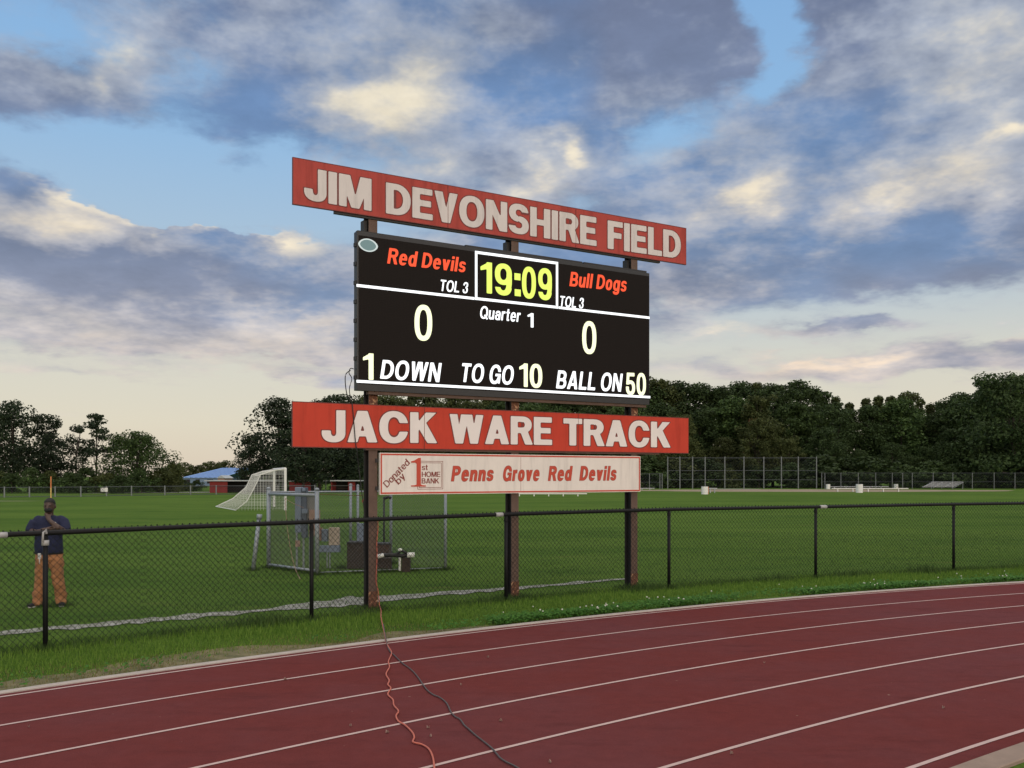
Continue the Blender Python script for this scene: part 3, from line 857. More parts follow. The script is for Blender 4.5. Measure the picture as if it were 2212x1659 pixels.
    if c == 'g': return .60, g_uni(g_box(.60 - S, -.06, .60, x), g_ring(.29, x / 2, .29, x / 2 + .015, S, T), g_and(g_ring(.31, -.02, .29, .25, S, T), g_box(-1, -1, BIG, -.05)))
    if c == 'a': return .57, g_uni(g_box(.56 - S, 0, .56, x - .24), g_and(g_ring(.29, x - .27, .27, .285, S, T), g_box(-1, x - .24, BIG, BIG)), g_ring(.27, .22, .27, .235, S, T * .85))
    if c == 'i': return S, g_uni(g_box(0, 0, S, x), g_box(0, 1 - S * .85, S, 1))
    if c == 't': return .38, g_uni(g_box(.09, .06, .09 + S, .95), g_box(0, x - T * .8, .36, x), g_box(.12, 0, .36, T * .85))
    # figures
    if c == '0': return .60, g_ring(.30, .5, .30, .515, S, T, 2.4)
    if c == '1': return .40, g_uni(g_box(.40 - S, 0, .40, 1), g_conv((0, .72), (0, .72 + T * .75), (.40 - S * .7, 1), (.40 - S * .5, .80)))
    if c == '3': return .58, g_uni(g_sub(g_ring(.28, .75, .27, .265, S, T * .85), g_box(-1, -1, .28, .70)), g_sub(g_ring(.29, .275, .29, .29, S, T * .85), g_box(-1, .33, .29, BIG)))
    if c == '5': return .58, g_uni(g_sub(g_ring(.29, .32, .29, .335, S, T), g_box(-1, .37, .22, .60)), g_box(.06, 1 - T, .54, 1), g_conv((.06, 1), (.06 + S * .9, 1), (.04 + S * .8, .46), (.02, .46)))
    if c == '9': return .60, g_uni(g_ring(.30, .67, .30, .345, S, T), g_and(g_ring(.30, .5, .30, .515, S, T, 2.4), g_box(.30, -1, BIG, .66)), g_and(g_ring(.30, .30, .295, .315, S, T), g_box(-1, -1, BIG, .24)))
    raise KeyError(c)

def put_text(mb, body, s0, s1, zb, zt, y, depth=0.004, weight=0.21, shear=0.0, spacing=0.05, xform=None, grow=0.0, cell=1 / 34):
    """lettering spanning s0..s1, capitals standing on zb and reaching zt (pairs: left, right)"""
    x = 0.0; items = []
    for c in body:
        if c == ' ': x += .30; continue
        W, f = glyph(c, weight); items.append((x, W, f)); x += W + spacing
    total = x - spacing
    lo_x, hi_x = 0.0, total + shear * 0.9
    zb = zb if isinstance(zb, tuple) else (zb, zb); zt = zt if isinstance(zt, tuple) else (zt, zt)
    def place(px, py):
        fx = (px + shear * py - lo_x) / (hi_x - lo_x)
        lo = zb[0] + (zb[1] - zb[0]) * fx; hi = zt[0] + (zt[1] - zt[0]) * fx
        p = Vector((s0 + (s1 - s0) * fx, y, lo + (hi - lo) * py))
        return xform(p) if xform else p
    for (ox, W, f) in items:
        m = .04 + grow
        nx, ny = int((W + 2 * m) / cell) + 2, int((1.36 + 2 * m) / cell) + 2
        gx = -m - .003 + np.arange(nx + 1) * cell; gy = -.29 - m + np.arange(ny + 1) * cell
        X, Y = np.meshgrid(gx, gy, indexing='ij')
        F = f(X, Y) - grow
        F[np.abs(F) < 1e-5] = 1e-5
        cache = {}
        def vert(key, px, py):
            if key not in cache: cache[key] = mb.bm.verts.new(place(ox + px, py))
            return cache[key]
        IN = F < 0
        cnt = {}
        for i in range(nx):
            for j in range(ny):
                k = int(IN[i, j]) + int(IN[i + 1, j]) + int(IN[i + 1, j + 1]) + int(IN[i, j + 1])
                if not k: continue
                cs = ((i, j), (i + 1, j), (i + 1, j + 1), (i, j + 1)); poly = []
                for a, b in zip(cs, cs[1:] + cs[:1]):
                    fa, fb = F[a], F[b]
                    if fa < 0: poly.append(vert(('v',) + a, gx[a[0]], gy[a[1]]))
                    if (fa < 0) != (fb < 0):
                        key = ('e',) + (min(a, b) + max(a, b)); u = fa / (fa - fb)
                        poly.append(vert(key, gx[a[0]] + (gx[b[0]] - gx[a[0]]) * u, gy[a[1]] + (gy[b[1]] - gy[a[1]]) * u))
                if len(poly) >= 3:
                    try: mb.bm.faces.new(poly)
                    except ValueError: pass

# ------------------------------------------------------------------ scoreboard group: a vertical plane slanting away to the right
SL = 0.62
TH = math.atan(SL)
CY = 14.79 + SL * 2.19
SX0, SY0 = -2.19, 14.79
CT, ST = math.cos(TH), math.sin(TH)
def on_plane(px, py, off=0.0):
    """(s, z) on the sign plane (off metres in front of it) seen at a survey pixel"""
    u = (px - PW / 2) / FP
    c = CY - off / CT
    Y = c / (1 - SL * u)
    X = u * Y
    s = ((X - SX0) + off * -ST) / CT if False else (X - SX0) * CT + (Y - SY0) * ST
    return s, EYE - (py - HORIZON) / FP * Y
def ssz(px, py): return on_plane(px, py)

def sign_root(name, label, cat, group=None):
    return empty(name, (SX0, SY0, 0), TH, label, cat, group)

# --- steel posts (wide-flange beams), one behind each third of the signs
POST_S = []
for i, (px, label, top) in enumerate(((807, 'left rusty steel post of the scoreboard, orange cord hanging down its face', 6.55),
                       (1114, 'middle rusty steel post of the scoreboard, peeling paint at its foot', 6.5),
                       (1372, 'right rusty steel post of the scoreboard, farthest from the standing man', 6.45))):
    s, _ = ssz(px, 1300); POST_S.append(s)
    r = empty('steel_post', (SX0 + s * CT, SY0 + s * ST, 0), TH, label, 'post', 'steel posts carrying the scoreboard and its signs')
    w = 0.072
    b = MB(); b.box(-w, w, 0.02, 0.034, 0.16, top); b.build('front_flange', M['rust'], r)
    b = MB(); b.box(-0.008, 0.008, 0.034, 0.206, -0.1, top - 0.01); b.build('web', M['black_and_shaded_steel'], r)  # shade between the flanges painted in as near-black
    b = MB(); b.box(-w, w, 0.206, 0.22, -0.1, top); b.build('back_flange', M['black_and_shaded_steel'], r)  # back of the rusty beam, its shade painted near-black too
    b = MB(); b.box(-w - 0.003, w + 0.003, 0.012, 0.036, -0.1, 0.30); b.build('peeling_foot', M['rust_peel'], r)
    b = MB(); b.box(-w - 0.06, -w, 0.08, 0.2, 5.86, 6.06); b.build('bracket', M['black_and_shaded_steel'], r)
    b = MB(); b.box(-w, w, 0.014, 0.022, 3.19, 3.40); b.build('patched_paint', M['rust_peel'], r)

def long_board(name, label, corners_top, corners_bot, mat, words, lmat, weight, extra_rail, seams):
    r = sign_root(name, label, 'sign')
    (xa, ya), (xb, yb) = corners_top
    s0, zt0 = ssz(xa, ya); s1, zt1 = ssz(xb, yb)
    _, zb0 = ssz(xa, corners_bot[0]); _, zb1 = ssz(xb, corners_bot[1])
    zt, zb = (zt0 + zt1) / 2, (zb0 + zb1) / 2
    b = MB(); b.box(s0, s1, -0.025, 0.0, zb, zt); b.build('board', mat, r)
    e = MB()
    for (a0, a1, c0, c1) in ((s0 - .006, s1 + .006, zt, zt + .012), (s0 - .006, s1 + .006, zb - .012, zb), (s0 - .006, s0, zb, zt), (s1, s1 + .006, zb, zt)):
        e.box(a0, a1, -0.027, 0.01, c0, c1)
    e.build('edge_trim', M['letter_edge'], r)
    t, o = MB(), MB()
    for (body, xl, xr, lt, lb, rt, rb) in words:
        a = ssz(xl, lt); c = ssz(xr, rt); a2 = ssz(xl, lb); c2 = ssz(xr, rb)
        t, o = MB(), MB()
        put_text(o, body, a[0], c[0], (a2[1], c2[1]), (a[1], c[1]), -0.0275, weight=weight, grow=0.026)
        put_text(t, body, a[0], c[0], (a2[1], c2[1]), (a[1], c[1]), -0.0300, weight=weight)
        w_ = t.build('word', lmat, r, normals=False)
        o.build('word_outline', M['letter_edge'], w_, normals=False)
    # seams between the panels, and fixing screws
    for px in seams:
        x, _ = ssz(px, 700)
        k = MB(); k.box(x - .004, x + .004, -0.0312, -0.0252, zb, zt); k.build('panel_seam', M['letter_edge'], r)
    a, c, mt, dz = extra_rail
    ra, _ = ssz(a, 500); rb, _ = ssz(c, 500)
    k = MB(); k.box(ra, rb, 0.0, 0.055, zb - dz, zb + 0.1); k.build('support_rail', mt, r)
    k = MB(); k.box(ra, rb, 0.0, 0.02, zt - .3, zt - 0.2); k.build('support_rail', mt, r)
    return r

long_board('name_sign', 'topmost long dull red sign board above the scoreboard, pale block capitals', ((632, 345), (1480, 492)), (441, 571), M['sign_top'],
           [('JIM', 655.4, 800.8, 361.5, 431, 388, 457), ('DEVONSHIRE', 832, 1286.5, 394.8, 461.5, 470.8, 532.6), ('FIELD', 1310.5, 1468.2, 476.5, 537.5, 501.5, 560)],
           M['letter_top'], 0.225, (723, 1426, M['black_and_shaded_steel'], 0.045), (966, 1242))
long_board('track_sign', 'long bright red sign board between the scoreboard and the white sponsor sign', ((631, 870), (1485, 903)), (965, 978), M['sign_red'],
           [('JACK', 693.4, 942, 885.5, 954.5, 892, 957.5), ('WARE', 969.4, 1190.5, 894.5, 957.8, 902, 961.5), ('TRACK', 1215, 1446, 903.5, 962, 912.5, 967)],
           M['letter_red_sign'], 0.225, (790, 1424, M['rust'], 0.04), (915, 1247))

# --- white sponsor sign
r = sign_root('sponsor_sign', 'cream sponsor sign with red border, lowest board on the scoreboard posts', 'sign')
s0, za = ssz(818, 979.5); s1, zc = ssz(1380, 984.5); _, zd = ssz(818, 1070); _, ze = ssz(1380, 1061)
zt, zb = (za + zc) / 2, (zd + ze) / 2
b = MB(); b.box(s0, s1, -0.045, 0.0, zb, zt); b.build('board', M['cream'], r)
e = MB(); e.ring([(s0 + .012, zb + .012), (s1 - .012, zb + .012), (s1 - .012, zt - .012), (s0 + .012, zt - .012)],
                 [(s0 + .036, zb + .036), (s1 - .036, zb + .036), (s1 - .036, zt - .036), (s0 + .036, zt - .036)], -0.048, -0.0452)
e.build('border', M['print_red'], r)
for (body, xl, xr, lt, lb, rt, rb) in (('Penns', 971.5, 1064.7, 1006.8, 1039.5, 1007, 1039), ('Grove', 1082.2, 1163.8, 1007, 1039, 1007, 1038.5),
                                       ('Red', 1180.6, 1233.4, 1007, 1038.5, 1007, 1038), ('Devils', 1248.2, 1329.6, 1007, 1038, 1007, 1037.8)):
    a = ssz(xl, lt); c = ssz(xr, rt); a2 = ssz(xl, lb); c2 = ssz(xr, rb)
    o, t = MB(), MB()
    put_text(o, body, a[0], c[0], (a2[1], c2[1]), (a[1], c[1]), -0.0465, weight=.215, shear=0.16, grow=0.018, spacing=.12)
    put_text(t, body, a[0], c[0], (a2[1], c2[1]), (a[1], c[1]), -0.0485, weight=.215, shear=0.16, spacing=.12)
    w_ = t.build('word', M['print_red'], r, normals=False)
    o.build('word_outline', M['print_brown'], w_, normals=False)
def slant_text(mb, body, pa, pb, hpx, weight):
    a = Vector((ssz(*pa)[0], 0, ssz(*pa)[1])); c = Vector((ssz(*pb)[0], 0, ssz(*pb)[1]))
    d = c - a; L = d.length; th = math.atan2(d.z, d.x)
    h = hpx / FP * 15.0
    def xf(p):
        q = Vector((p.x * math.cos(th) - p.z * math.sin(th), 0, p.x * math.sin(th) + p.z * math.cos(th)))
        return Vector((a.x + q.x, p.y, a.z + q.z))
    put_text(mb, body, 0, L, 0, h, -0.0475, weight=weight, xform=xf, cell=1/22)
d = MB(); slant_text(d, 'Donated', (833.5, 1054.0), (883.5, 1001.0), 15, 0.15); d.build('word', M['print_brown'], r, normals=False)
d = MB(); slant_text(d, 'by', (858, 1047.5), (874, 1030.5), 15, 0.15); d.build('word', M['print_brown'], r, normals=False)
for (body, xl, xr, yt, yb) in (('st', 908.5, 921.5, 1003.5, 1015.5), ('HOME', 908.2, 948.2, 1019.0, 1030.2), ('BANK', 908.0, 945.6, 1033.2, 1044.2)):
    a = ssz(xl, yt); c = ssz(xr, yb)
    d = MB(); put_text(d, body, a[0], c[0], c[1], a[1], -0.0475, weight=.17, cell=1/22); d.build('word', M['print_brown'], r, normals=False)
for (xa, xb, ya, yb) in ((899, 954, 995.8, 1056.6), (902.5, 951, 999.2, 1053.2)):
    a = ssz(xa, ya); c = ssz(xb, yb); w = .007; d = MB()
    d.ring([(a[0], c[1]), (c[0], c[1]), (c[0], a[1]), (a[0], a[1])], [(a[0] + w, c[1] + w), (c[0] - w, c[1] + w), (c[0] - w, a[1] - w), (a[0] + w, a[1] - w)], -0.0475, -0.0455); d.build('logo_frame', M['print_brown'], r)
one = [(885.5, 996.5), (892, 995), (898, 991), (901, 989.3), (906, 989.3), (906, 1046.5), (909, 1048), (917, 1048.5), (917, 1051), (885, 1051), (885, 1048.5), (893.5, 1048), (897, 1046.5), (897, 1002), (894, 999.5), (885.5, 999.5)]
t = MB(); t.prism([ssz(*p) for p in one], -0.0525, -0.047)
t.build('large_numeral', M['print_red'], r)
k = MB(); x, _ = ssz(1122, 1000); k.box(x - .003, x + .003, -0.0460, -0.0447, zb + .04, zt - .04); k.build('panel_seam', M['print_brown'], r)
k = MB()
for z in (zt - .12, zb + .1): k.box(s0 - .05, s1 + .05, 0.001, 0.018, z - .03, z + .03)
k.build('support_rail', M['black_and_shaded_steel'], r)

# --- LED scoreboard
r = sign_root('scoreboard', 'large black electronic scoreboard with glowing clock and scores', 'scoreboard')
s0, za = on_plane(771, 498, .12); s1, zc = on_plane(1403, 591, .12); _, zd = on_plane(771, 845, .12); _, ze = on_plane(1403, 873, .12)
zt, zb = (za + zc) / 2, (zd + ze) / 2
b = MB(); b.box(s0, s1, -0.12, 0.0, zb, zt); b.build('cabinet', M['cabinet'], r, bevel=0.006)
def q2(x, y):      # detail pixel -> survey pixel
    return (734.4 + 0.32 * x, 477.8 + 0.32 * y)
def dz(x, y):
    return on_plane(*q2(x, y), off=0.132)
sc0 = dz(112, 95); sc1 = dz(2092, 370); sc2 = dz(112, 1095); sc3 = dz(2092, 1203)
b = MB(); b.box(s0 + .03, s1 - .012, -0.128, -0.1205, (sc2[1] + sc3[1]) / 2 + .0, (sc0[1] + sc1[1]) / 2); sc = b.build('screen', M['screen'], r)
e = MB(); e.box(s0 - .0, s1 - .02, -0.133, -0.1205, zb, zb + .09); e.build('lower_bezel', M['cabinet'], r)
e = MB()
xa = s0 + (s1 - s0) * .33; xb = s0 + (s1 - s0) * .74
e.box(xa, xb - .02, -0.11, -0.02, zt, zt + .035); e.box(xb + .02, s1 - .06, -0.11, -0.02, zt, zt + .035); e.box(s0 + .02, xa - .02, -0.10, -0.02, zt, zt + .02)
e.build('top_flashing', M['black_and_shaded_steel'], r)
e = MB(); e.box(s0 + .2, s1 - .06, -0.10, 0.0, zb - .05, zb - .001); e.build('bottom_beam', M['rust'], r)
for i in range(8):
    k = MB(); z = zb + .2 + i * (zt - zb - .4) / 7; k.box(s0 - .02, s0 - .001, -0.10, -0.03, z - .03, z + .03); k.build('side_latch', M['black_and_shaded_steel'], r)
YL = -0.134
def led_text(name, mat, items):
    m = MB()
    for (body, xl, xr, lt, lb, rt, rb, wgt, sh) in items:
        a = dz(xl, lt); c = dz(xr, rt); a2 = dz(xl, lb); c2 = dz(xr, rb)
        m = MB() if len(items) > 1 and name == 'quarter_text' else m
        put_text(m, body, a[0], c[0], (a2[1], c2[1]), (a[1], c[1]), YL, weight=wgt, shear=sh, spacing=.10)
        if len(items) > 1 and name == 'quarter_text': m.build(name, mat, r, normals=False)
    return None if name == 'quarter_text' else m.build(name, mat, r, normals=False)
led_text('team_name', M['led_red'], [('Red Devils', 318, 855, 178, 285, 250, 348, .20, .16)])
led_text('team_name', M['led_red'], [('Bull Dogs', 1548, 1940, 340, 438, 380, 478, .20, .16)])
led_text('timeouts_text', M['led_white'], [('TOL 3', 672, 868, 393, 470, 415, 488, .17, .16)])
led_text('timeouts_text', M['led_white'], [('TOL 3', 1480, 1648, 503, 574, 520, 590, .17, .16)])
led_text('clock_digits', M['led_yellow'], [('19', 948, 1160, 272, 482, 296, 504, .185, 0), ('09', 1228, 1430, 306, 516, 325, 534, .185, 0)])
m = MB()
for (xa, xb, ya, yb) in ((1178, 1218, 350, 400), (1180, 1220, 458, 508)):
    a = dz(xa, ya); c = dz(xb, yb); m = MB(); m.box(a[0], c[0], YL, YL + .004, c[1], a[1]); m.build('clock_dot', M['led_yellow'], r)
led_text('quarter_text', M['led_white'], [('Quarter', 942, 1222, 572, 655, 598, 682, .175, .14), ('1', 1266, 1306, 618, 715, 622, 718, .185, 0)])
led_text('home_score', M['led_cream'], [('0', 503, 622, 566, 802, 570, 806, .165, 0)])
led_text('away_score', M['led_cream'], [('0', 1635, 1730, 676, 892, 680, 896, .165, 0)])
led_text('down_digit', M['led_cream'], [('1', 155, 226, 890, 1068, 894, 1072, .185, 0)])
led_text('down_text', M['led_white'], [('DOWN', 270, 685, 935, 1062, 958, 1088, .185, .16)])
led_text('to_go_text', M['led_white'], [('TO GO', 810, 1178, 957, 1084, 978, 1104, .185, .16)])
led_text('to_go_digits', M['led_cream'], [('10', 1210, 1365, 958, 1116, 968, 1126, .185, 0)])
led_text('ball_on_text', M['led_white'], [('BALL ON', 1458, 1908, 1006, 1128, 1030, 1152, .185, .16)])
led_text('ball_on_digits', M['led_cream'], [('50', 1930, 2065, 1022, 1170, 1028, 1176, .185, 0)])
def strip(m, xa, ya, xb, yb, wpx):
    a = dz(xa, ya); c = dz(xb, yb); h = wpx * .32 / FP * 15.5 / 2
    f = [m.bm.verts.new(p) for p in ((a[0], YL, a[1] - h), (c[0], YL, c[1] - h), (c[0], YL, c[1] + h), (a[0], YL, a[1] + h))]
    g = [m.bm.verts.new(v.co + Vector((0, .004, 0))) for v in f]
    m.bm.faces.new(f)
    for i in range(4): m.bm.faces.new([f[i], f[(i + 1) % 4], g[(i + 1) % 4], g[i]])
m = MB(); strip(m, 112, 433, 908, 522, 17); m.build('divider_line', M['led_white'], r)
m = MB(); strip(m, 1476, 583, 2090, 652, 17); m.build('divider_line', M['led_white'], r)
m = MB(); strip(m, 112, 1080, 2094, 1188, 17); m.build('bottom_line', M['led_white'], r)
m = MB(); oc = [dz(912, 530), dz(1472, 590), dz(1472, 276), dz(912, 200)]
w = .042
m.ring(oc, [(oc[0][0] + w, oc[0][1] + w), (oc[1][0] - w, oc[1][1] + w), (oc[2][0] - w, oc[2][1] - w), (oc[3][0] + w, oc[3][1] - w)], YL, YL + .004)
m.build('clock_frame', M['led_white'], r)
def lens(k):
    cx, cz = dz(190, 162); a = dz(255, 162)[0] - cx; h = .100
    out = []
    for i in range(40):
        th = 2 * math.pi * i / 40
        x = math.cos(th); z = math.copysign(abs(math.sin(th)) ** 1.25, math.sin(th))
        out.append((cx + a * 1.02 * k * x, cz + h * k * z - .02 * (x * a * k)))
    return out
m = MB(); m.ring(lens(1.0), lens(.82), YL, YL + .004); m.build('football_outline', M['led_dim'], r)
m = MB(); m.prism(lens(.81), YL + .001, YL + .004); m.build('football_icon', M['led_teal'], r)

# --- cables
def smooth_path(pts, n=6):
    pts = [Vector(p) for p in pts]; out = []
    for i in range(len(pts) - 1):
        p0 = pts[max(i - 1, 0)]; p1 = pts[i]; p2 = pts[i + 1]; p3 = pts[min(i + 2, len(pts) - 1)]
        for s in range(n):
            t = s / n
            out.append(0.5 * ((2 * p1) + (-p0 + p2) * t + (2 * p0 - 5 * p1 + 4 * p2 - p3) * t * t + (-p0 + 3 * p1 - 3 * p2 + p3) * t ** 3))
    out.append(pts[-1]); return out
def q8(x, y): return ((800 + x / 3.493) / 1.1302, (1400 + y / 3.493) / 1.1302)
def gp(x, y, z):
    a = ground_at(*q8(x, y)); return (a[0], a[1], z)
P0 = (SX0 + POST_S[0] * CT, SY0 + POST_S[0] * ST)
def on_post(dx, z, off=0.006): return (P0[0] + dx * CT + off * ST, P0[1] + dx * ST - off * CT, z)
oc = [on_post(.066, 1.45), on_post(.072, 1.28), on_post(.050, 1.05), on_post(.056, .85), on_post(.044, .62), on_post(.040, .45), on_post(.078, .28), on_post(.082, .10, .03)]
g0 = gp(455, 345, .05)
oc += [(g0[0] - .05, g0[1] + .25, .07), g0]
oc += [gp(455, 400, .05), gp(470, 480, .05), gp(485, 548, .057)]
oc += [gp(*p, .0165) for p in ((500, 600), (520, 640), (545, 690), (518, 762), (527, 810), (498, 870), (524, 925), (513, 962), (538, 992), (513, 1045), (555, 1090), (565, 1140), (603, 1190), (583, 1230), (603, 1275), (660, 1310), (720, 1370), (738, 1415), (728, 1455), (800, 1475), (860, 1512), (895, 1580), (908, 1665), (915, 1760))]
c = MB(); c.tube(smooth_path(oc), 0.0075, 7)
tag(c.build('extension_cord', M['orange_cord'], smooth=True), 'wavy orange extension cord running from the left steel post across the track', 'cord')
dc = [gp(475, 470, .06), gp(487, 548, .06)] + [gp(*p, .0170) for p in ((505, 610), (528, 672), (560, 702), (598, 740), (640, 780), (690, 815), (735, 855), (775, 905), (805, 950), (850, 1010), (900, 1048), (955, 1072), (1005, 1110), (1030, 1150), (1050, 1195), (1085, 1235), (1130, 1262), (1165, 1310), (1205, 1345), (1260, 1395), (1330, 1450), (1400, 1508), (1440, 1555), (1470, 1590), (1520, 1625), (1590, 1659), (1680, 1715))]
c = MB(); c.tube(smooth_path(dc), 0.0066, 7)
tag(c.build('power_cable', M['grey_cord'], smooth=True), 'dark grey cable running diagonally over the track lanes to the right', 'cable')
def plane_pt(px, py, off):
    s, z = on_plane(px, py, off)
    return (SX0 + s * CT + off * ST, SY0 + s * ST - off * CT, z)
wc = [plane_pt(*p, .04) for p in ((757, 800), (746, 812), (749, 850), (759, 868))] + [plane_pt(*p, .045) for p in ((762, 885), (765, 920), (768, 955), (771, 975))]
wc += [plane_pt(*p, -.05) for p in ((775, 1010), (781, 1060), (787, 1110), (786, 1180), (789, 1240), (787, 1300))]
c = MB(); c.tube(smooth_path(wc), 0.008, 6)
tag(c.build('signal_wire', M['black_cord'], smooth=True), 'thin black wire hanging from the left edge of the scoreboard over the red sign', 'wire')
wc = [plane_pt(*p, .02) for p in ((764, 797), (757, 796), (754, 806), (760, 818), (755, 838), (757, 856), (766, 868))]
c = MB(); c.tube(smooth_path(wc), 0.007, 6)
tag(c.build('signal_wire', M['black_cord'], smooth=True), 'short black wire loop beside the lower left corner of the scoreboard', 'wire')

# ------------------------------------------------------------------ electrical cage behind the scoreboard
def v3(p, z=0.0): return Vector((p[0], p[1], z))
A = v3((-5.52, 21.66)); B = v3((-4.12, 20.18)); Cc = v3((-1.48, 21.24)); Dd = A + Cc - B
HC = 1.80
cage = empty('wire_cage', B, 0, 'tall galvanised chain link cage around the electrical boxes behind the scoreboard', 'cage')
def loc(p, z=0.0): return Vector((p.x - B.x, p.y - B.y, z))
for p, h, r_ in ((A, HC, .045), (B, HC, .045), (Cc, HC, .034), (Dd, HC, .034), (A.lerp(Dd, .66), HC + .08, .034), (A.lerp(Dd, .72), HC + .06, .030)):
    m = MB(); m.tube([loc(p, -.05), loc(p, h)], r_, 10); m.sphere(loc(p, h), r_ * 1.15, (1, 1, .8)); m.build('post', M['galv'], cage, smooth=True)
for p, q, z, r_ in ((A, B, HC - .12, .035), (A, B, .08, .03), (B, Cc, .05, .012), (A, Dd, HC - .08, .022), (Dd, Cc, HC - .08, .022)):
    m = MB(); m.tube([loc(p, z), loc(q, z)], r_, 8); m.build('rail', M['galv'], cage, smooth=True)
for p, q in ((A, B), (B, Cc), (A, Dd), (Dd, Cc)):
    m = MB(); chain_link(m, loc(p), loc(q), (.06, HC - .06), (.06, HC - .06), .075, .0022, 3, .003)
    m.build('mesh_panel', M['galv_mesh'], cage, normals=False)
m = MB(); m.tube([loc(B.lerp(Cc, .02), HC - .10), loc(B.lerp(Cc, .3), HC - .13), loc(B.lerp(Cc, .6), HC - .11), loc(Cc, HC - .10)], .007, 6)
m.build('tension_wire', M['rust_peel'], cage)
tp = B.lerp(Cc, .37)
m = MB(); m.prism([(.17 * math.cos(i * math.pi / 8) * .5, .17 * math.sin(i * math.pi / 8) * .35) for i in range(16)], -.02, 0.0, lambda a, b_, y: (loc(tp).x + a, loc(tp).y + y - .02, HC - .25 + b_))
m.build('warning_tag', M['red_tag'], cage)

def px_box(m, x0, x1, y0, y1, Y, depth, mat=None):
    """box whose front spans detail pixels x0..x1, y0..y1 at distance Y (survey crop of the cage)"""
    f = lambda x, y: point_at((620 + x / 4.608) / 1.1302, (1170 + y / 4.608) / 1.1302, Y)
    a, c = f(x0, y1), f(x1, y0)
    m.box(a.x, c.x, Y, Y + depth, max(a.z, 0.0), c.z)
def f5(x, y, Y): return point_at((620 + x / 4.608) / 1.1302, (1170 + y / 4.608) / 1.1302, Y)
# tall breaker cabinet
Yb = 21.3
ro = f5(525, 660, Yb)
r = empty('electrical_cabinet', (ro.x, Yb, 0), 0, 'tall narrow blue grey electrical cabinet on legs inside the wire cage', 'cabinet')
def reb(m, root): 
    for v in m.bm.verts: v.co = v.co - Vector(root.location)
    return m
m = MB(); px_box(m, 460, 530, 90, 600, Yb, .22); reb(m, r).build('left_face', M['box_blue'], r, bevel=.008)
m = MB(); px_box(m, 533, 588, 95, 660, Yb + .02, .2); reb(m, r).build('right_face', material('shaded_blue_grey', (0.10, 0.125, 0.17, 1), .5, var=.2), r, bevel=.008)  # shade on the right face painted as a darker blue grey
m = MB(); px_box(m, 540, 575, 100, 135, Yb - .04, .055); reb(m, r).build('switch_box', M['box_blue'], r, bevel=.005)
m = MB(); px_box(m, 535, 600, 335, 385, Yb - .05, .065); reb(m, r).build('switch_box', M['box_blue'], r, bevel=.005)
m = MB(); px_box(m, 590, 690, 160, 480, Yb + .10, .03); reb(m, r).build('backing_panel', M['box_grey'], r)
m = MB(); px_box(m, 620, 738, 345, 640, Yb + .02, .07); reb(m, r).build('tan_panel', M['box_tan'], r)
for x, y0 in ((480, 600), (556, 660), (628, 640)):
    m = MB(); px_box(m, x - 9, x + 9, y0, 1010, Yb + .05, .05); reb(m, r).build('leg', M['galv'], r)
m = MB(); px_box(m, 465, 515, 690, 760, Yb + .0, .05); reb(m, r).build('junction_box', M['box_tan'], r)
# meter box on a stand
Yb = 21.6
ro = f5(830, 820, Yb)
r = empty('meter_box', (ro.x, Yb, 0), 0, 'blue and beige meter boxes on a thin stand inside the wire cage', 'meter box')
m = MB(); px_box(m, 760, 826, 565, 700, Yb, .14); reb(m, r).build('blue_box', M['box_blue'], r, bevel=.006)
m = MB(); px_box(m, 840, 958, 545, 742, Yb, .12); reb(m, r).build('beige_box', M['box_beige'], r, bevel=.006)
m = MB(); px_box(m, 735, 962, 748, 822, Yb - .02, .16); reb(m, r).build('lower_box', M['box_blue'], r, bevel=.006)
m = MB(); px_box(m, 728, 770, 545, 690, Yb + .06, .04); reb(m, r).build('tan_panel', M['box_tan'], r)
for x in (822, 852):
    m = MB(); px_box(m, x - 6, x + 6, 820, 1040, Yb + .04, .04); reb(m, r).build('leg', M['galv'], r)
Yb = 21.75
ro = f5(1190, 700, Yb)
r = empty('switch_cabinet', (ro.x, Yb, 0), 0, 'narrow pale blue switch box on a post beside the left steel post', 'switch box')
m = MB(); px_box(m, 1160, 1225, 500, 705, Yb, .14); reb(m, r).build('box', M['box_blue'], r, bevel=.006)
m = MB(); px_box(m, 1185, 1200, 705, 1025, Yb + .05, .04); reb(m, r).build('leg', M['galv'], r)
# dark conduit standing in the cage
ro = f5(1463, 700, 21.9)
m = MB(); m.tube([(0, 0, 0), (0, 0, f5(1463, 205, 21.9).z)], .024, 8); m.tube([(0, 0, f5(1463, 215, 21.9).z), (.10, 0, f5(1463, 200, 21.9).z), (.16, 0, f5(1463, 215, 21.9).z)], .035, 8)
o = m.build('conduit_pipe', M['black_and_shaded_steel'], smooth=True); o.location = (ro.x, 21.9, 0)
tag(o, 'dark upright conduit with a hooked top inside the wire cage', 'pipe')
# weathered wooden box
Yb = 21.4
ro = f5(1280, 1000, Yb)
r = empty('wooden_box', (ro.x, Yb, 0), 0, 'dark weathered wooden box standing inside the wire cage', 'box')
m = MB(); px_box(m, 1046, 1240, 720, 1030, Yb, .5); reb(m, r).build('main_box', M['old_wood'], r, bevel=.01)
m = MB(); px_box(m, 1042, 1245, 708, 724, Yb - .02, .54); reb(m, r).build('lid', M['black_and_shaded_steel'], r, bevel=.004)
m = MB(); px_box(m, 1244, 1520, 735, 1035, Yb + .06, .4); reb(m, r).build('side_box', material('brown_timber', (0.075, 0.045, 0.032, 1), .9, var=.5, vscale=10), r, bevel=.01)
m = MB(); px_box(m, 1244, 1530, 722, 738, Yb + .04, .44); reb(m, r).build('side_lid', M['black_and_shaded_steel'], r, bevel=.004)
